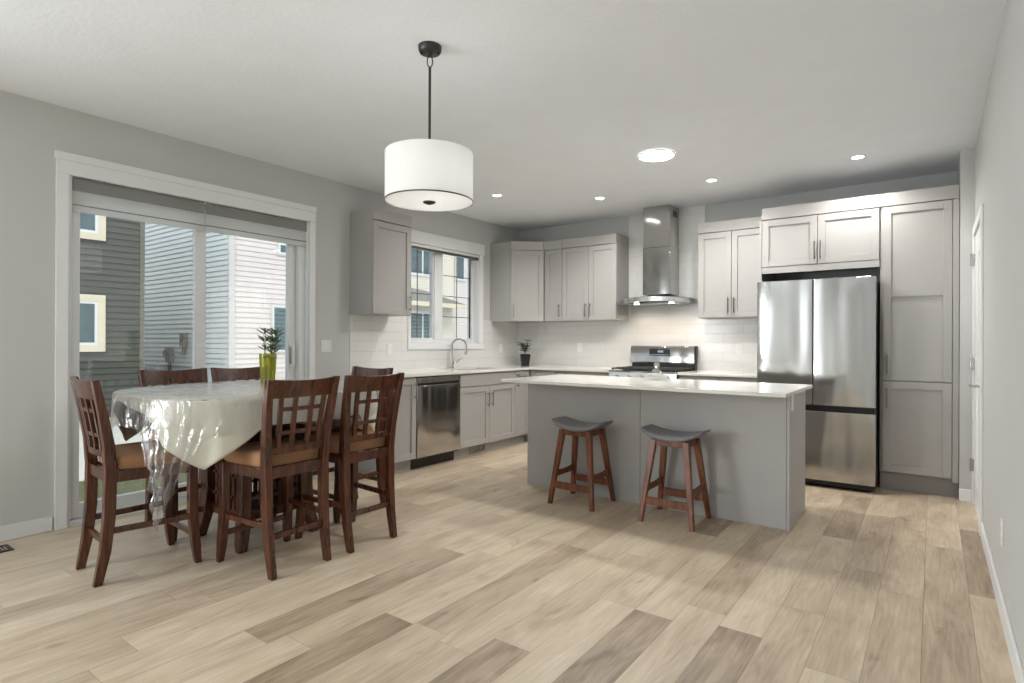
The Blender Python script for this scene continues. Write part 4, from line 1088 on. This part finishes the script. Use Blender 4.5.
# pale house
t = thing('house', 'pale sided house seen through the right half of the patio door', 'building', (-14, 10, GZ))
mb = MB(); siding(mb, (-18, 7.65), (-10, 7.65), (0, -1), GZ, 6.3); mb.build('side_wall', m_sb, t, smooth=False)
mb = MB(); siding(mb, (-10, 7.65), (-10, 10.4), (1, 0), GZ, 6.3); mb.box((-18, 7.68, GZ), (-10.02, 10.4, 6.3)); lbl(mb.build('front_wall', m_sl, t, smooth=False), 'pinkish white siding facing the yard')
MB().box((-10.06, 7.60, GZ), (-9.95, 7.76, 6.3)).build('corner_trim', m_ltrim, t)
owindow(t, -9.985, 8.80, 9.75, .93, 2.2, 0, m_ltrim, False, True); owindow(t, -9.985, 8.98, 9.75, 3.62, 3.93, 0, m_ltrim, False)
mb = MB().vface([(-9.4, 7.3, 6.28), (-18.6, 7.3, 6.28), (-18.6, 10.5, 6.28), (-9.4, 10.5, 6.28), (-14, 7.3, 8.0), (-14, 10.5, 8.0)], [(0, 3, 5, 4), (1, 4, 5, 2), (0, 4, 1), (3, 2, 5), (0, 1, 2, 3)]); mb.build('roof', m_shingle, t)
# meters on its side wall
t = thing('utility_meter', 'grey gas and power meter on the side of the pale house', 'meter', (-13.2, 7.6, .3))
MB().box((-13.35, 7.50, .62), (-13.02, 7.625, 1.02)).build('meter_box', m_dtrim, t, bevel=.01)
MB().cyl((-13.18, 7.56, .30-.7), (-13.18, 7.56, .62), .04).build('conduit', m_dtrim, t)
MB().cyl((-13.26, 7.50, .86), (-13.26, 7.44, .86), .09).build('dial', m_casing, t)
tag(MB().box((-12.45, 7.5, 1.05), (-12.2, 7.625, 1.42)).cyl((-12.32, 7.56, .9), (-12.32, 7.56, 1.05), .04).build('junction_box', m_dtrim, None, bevel=.01), 'grey junction box beside the meter on the pale house', 'box')
# cream house through the kitchen window
t = thing('house', 'cream house with a porch roof seen through the kitchen window', 'building', (-12, 16, GZ))
mb = MB(); siding(mb, (-10, 12.9), (-10, 16.2), (1, 0), GZ, 7.0, .105, .014); mb.box((-18, 12.9, GZ), (-10.02, 16.2, 7)); mb.build('main_wall', m_sc, t, smooth=False)
mb = MB(); siding(mb, (-9.98, 16.2), (-9.98, 22), (1, 0), GZ, 7.0, .105, .014); mb.box((-18, 16.2, GZ), (-10.0, 22, 7)); mb.build('side_wing_wall', m_sl, t, smooth=False)
mb = MB(); siding(mb, (-9.0, 11.6), (-9.0, 15.0), (1, 0), GZ, 2.5, .105, .014); siding(mb, (-9.0, 15.0), (-10, 15.0), (0, 1), GZ, 2.5); mb.box((-10, 11.6, GZ), (-9.02, 14.98, 2.5)); mb.build('porch_wall', m_sc, t, smooth=False)
mb = MB().hexa([(-8.5, 11.2, 2.42), (-8.5, 15.2, 2.42), (-10, 15.2, 2.42), (-10, 11.2, 2.42), (-8.5, 11.2, 2.50), (-8.5, 15.2, 2.50), (-10, 14.6, 3.05), (-10, 11.2, 3.25)]); mb.build('porch_roof', m_shingle, t)
MB().box((-8.52, 11.2, 2.36), (-8.46, 15.2, 2.50)).build('gutter', m_ctrim, t)
owindow(t, -8.985, 12.9, 14.15, 1.23, 2.2, 0, m_vinyl, True, True); owindow(t, -9.985, 13.9, 15.12, 3.56, 4.5, 0, m_vinyl, True); owindow(t, -9.965, 16.25, 16.75, 3.56, 4.5, 0, m_ltrim, False)
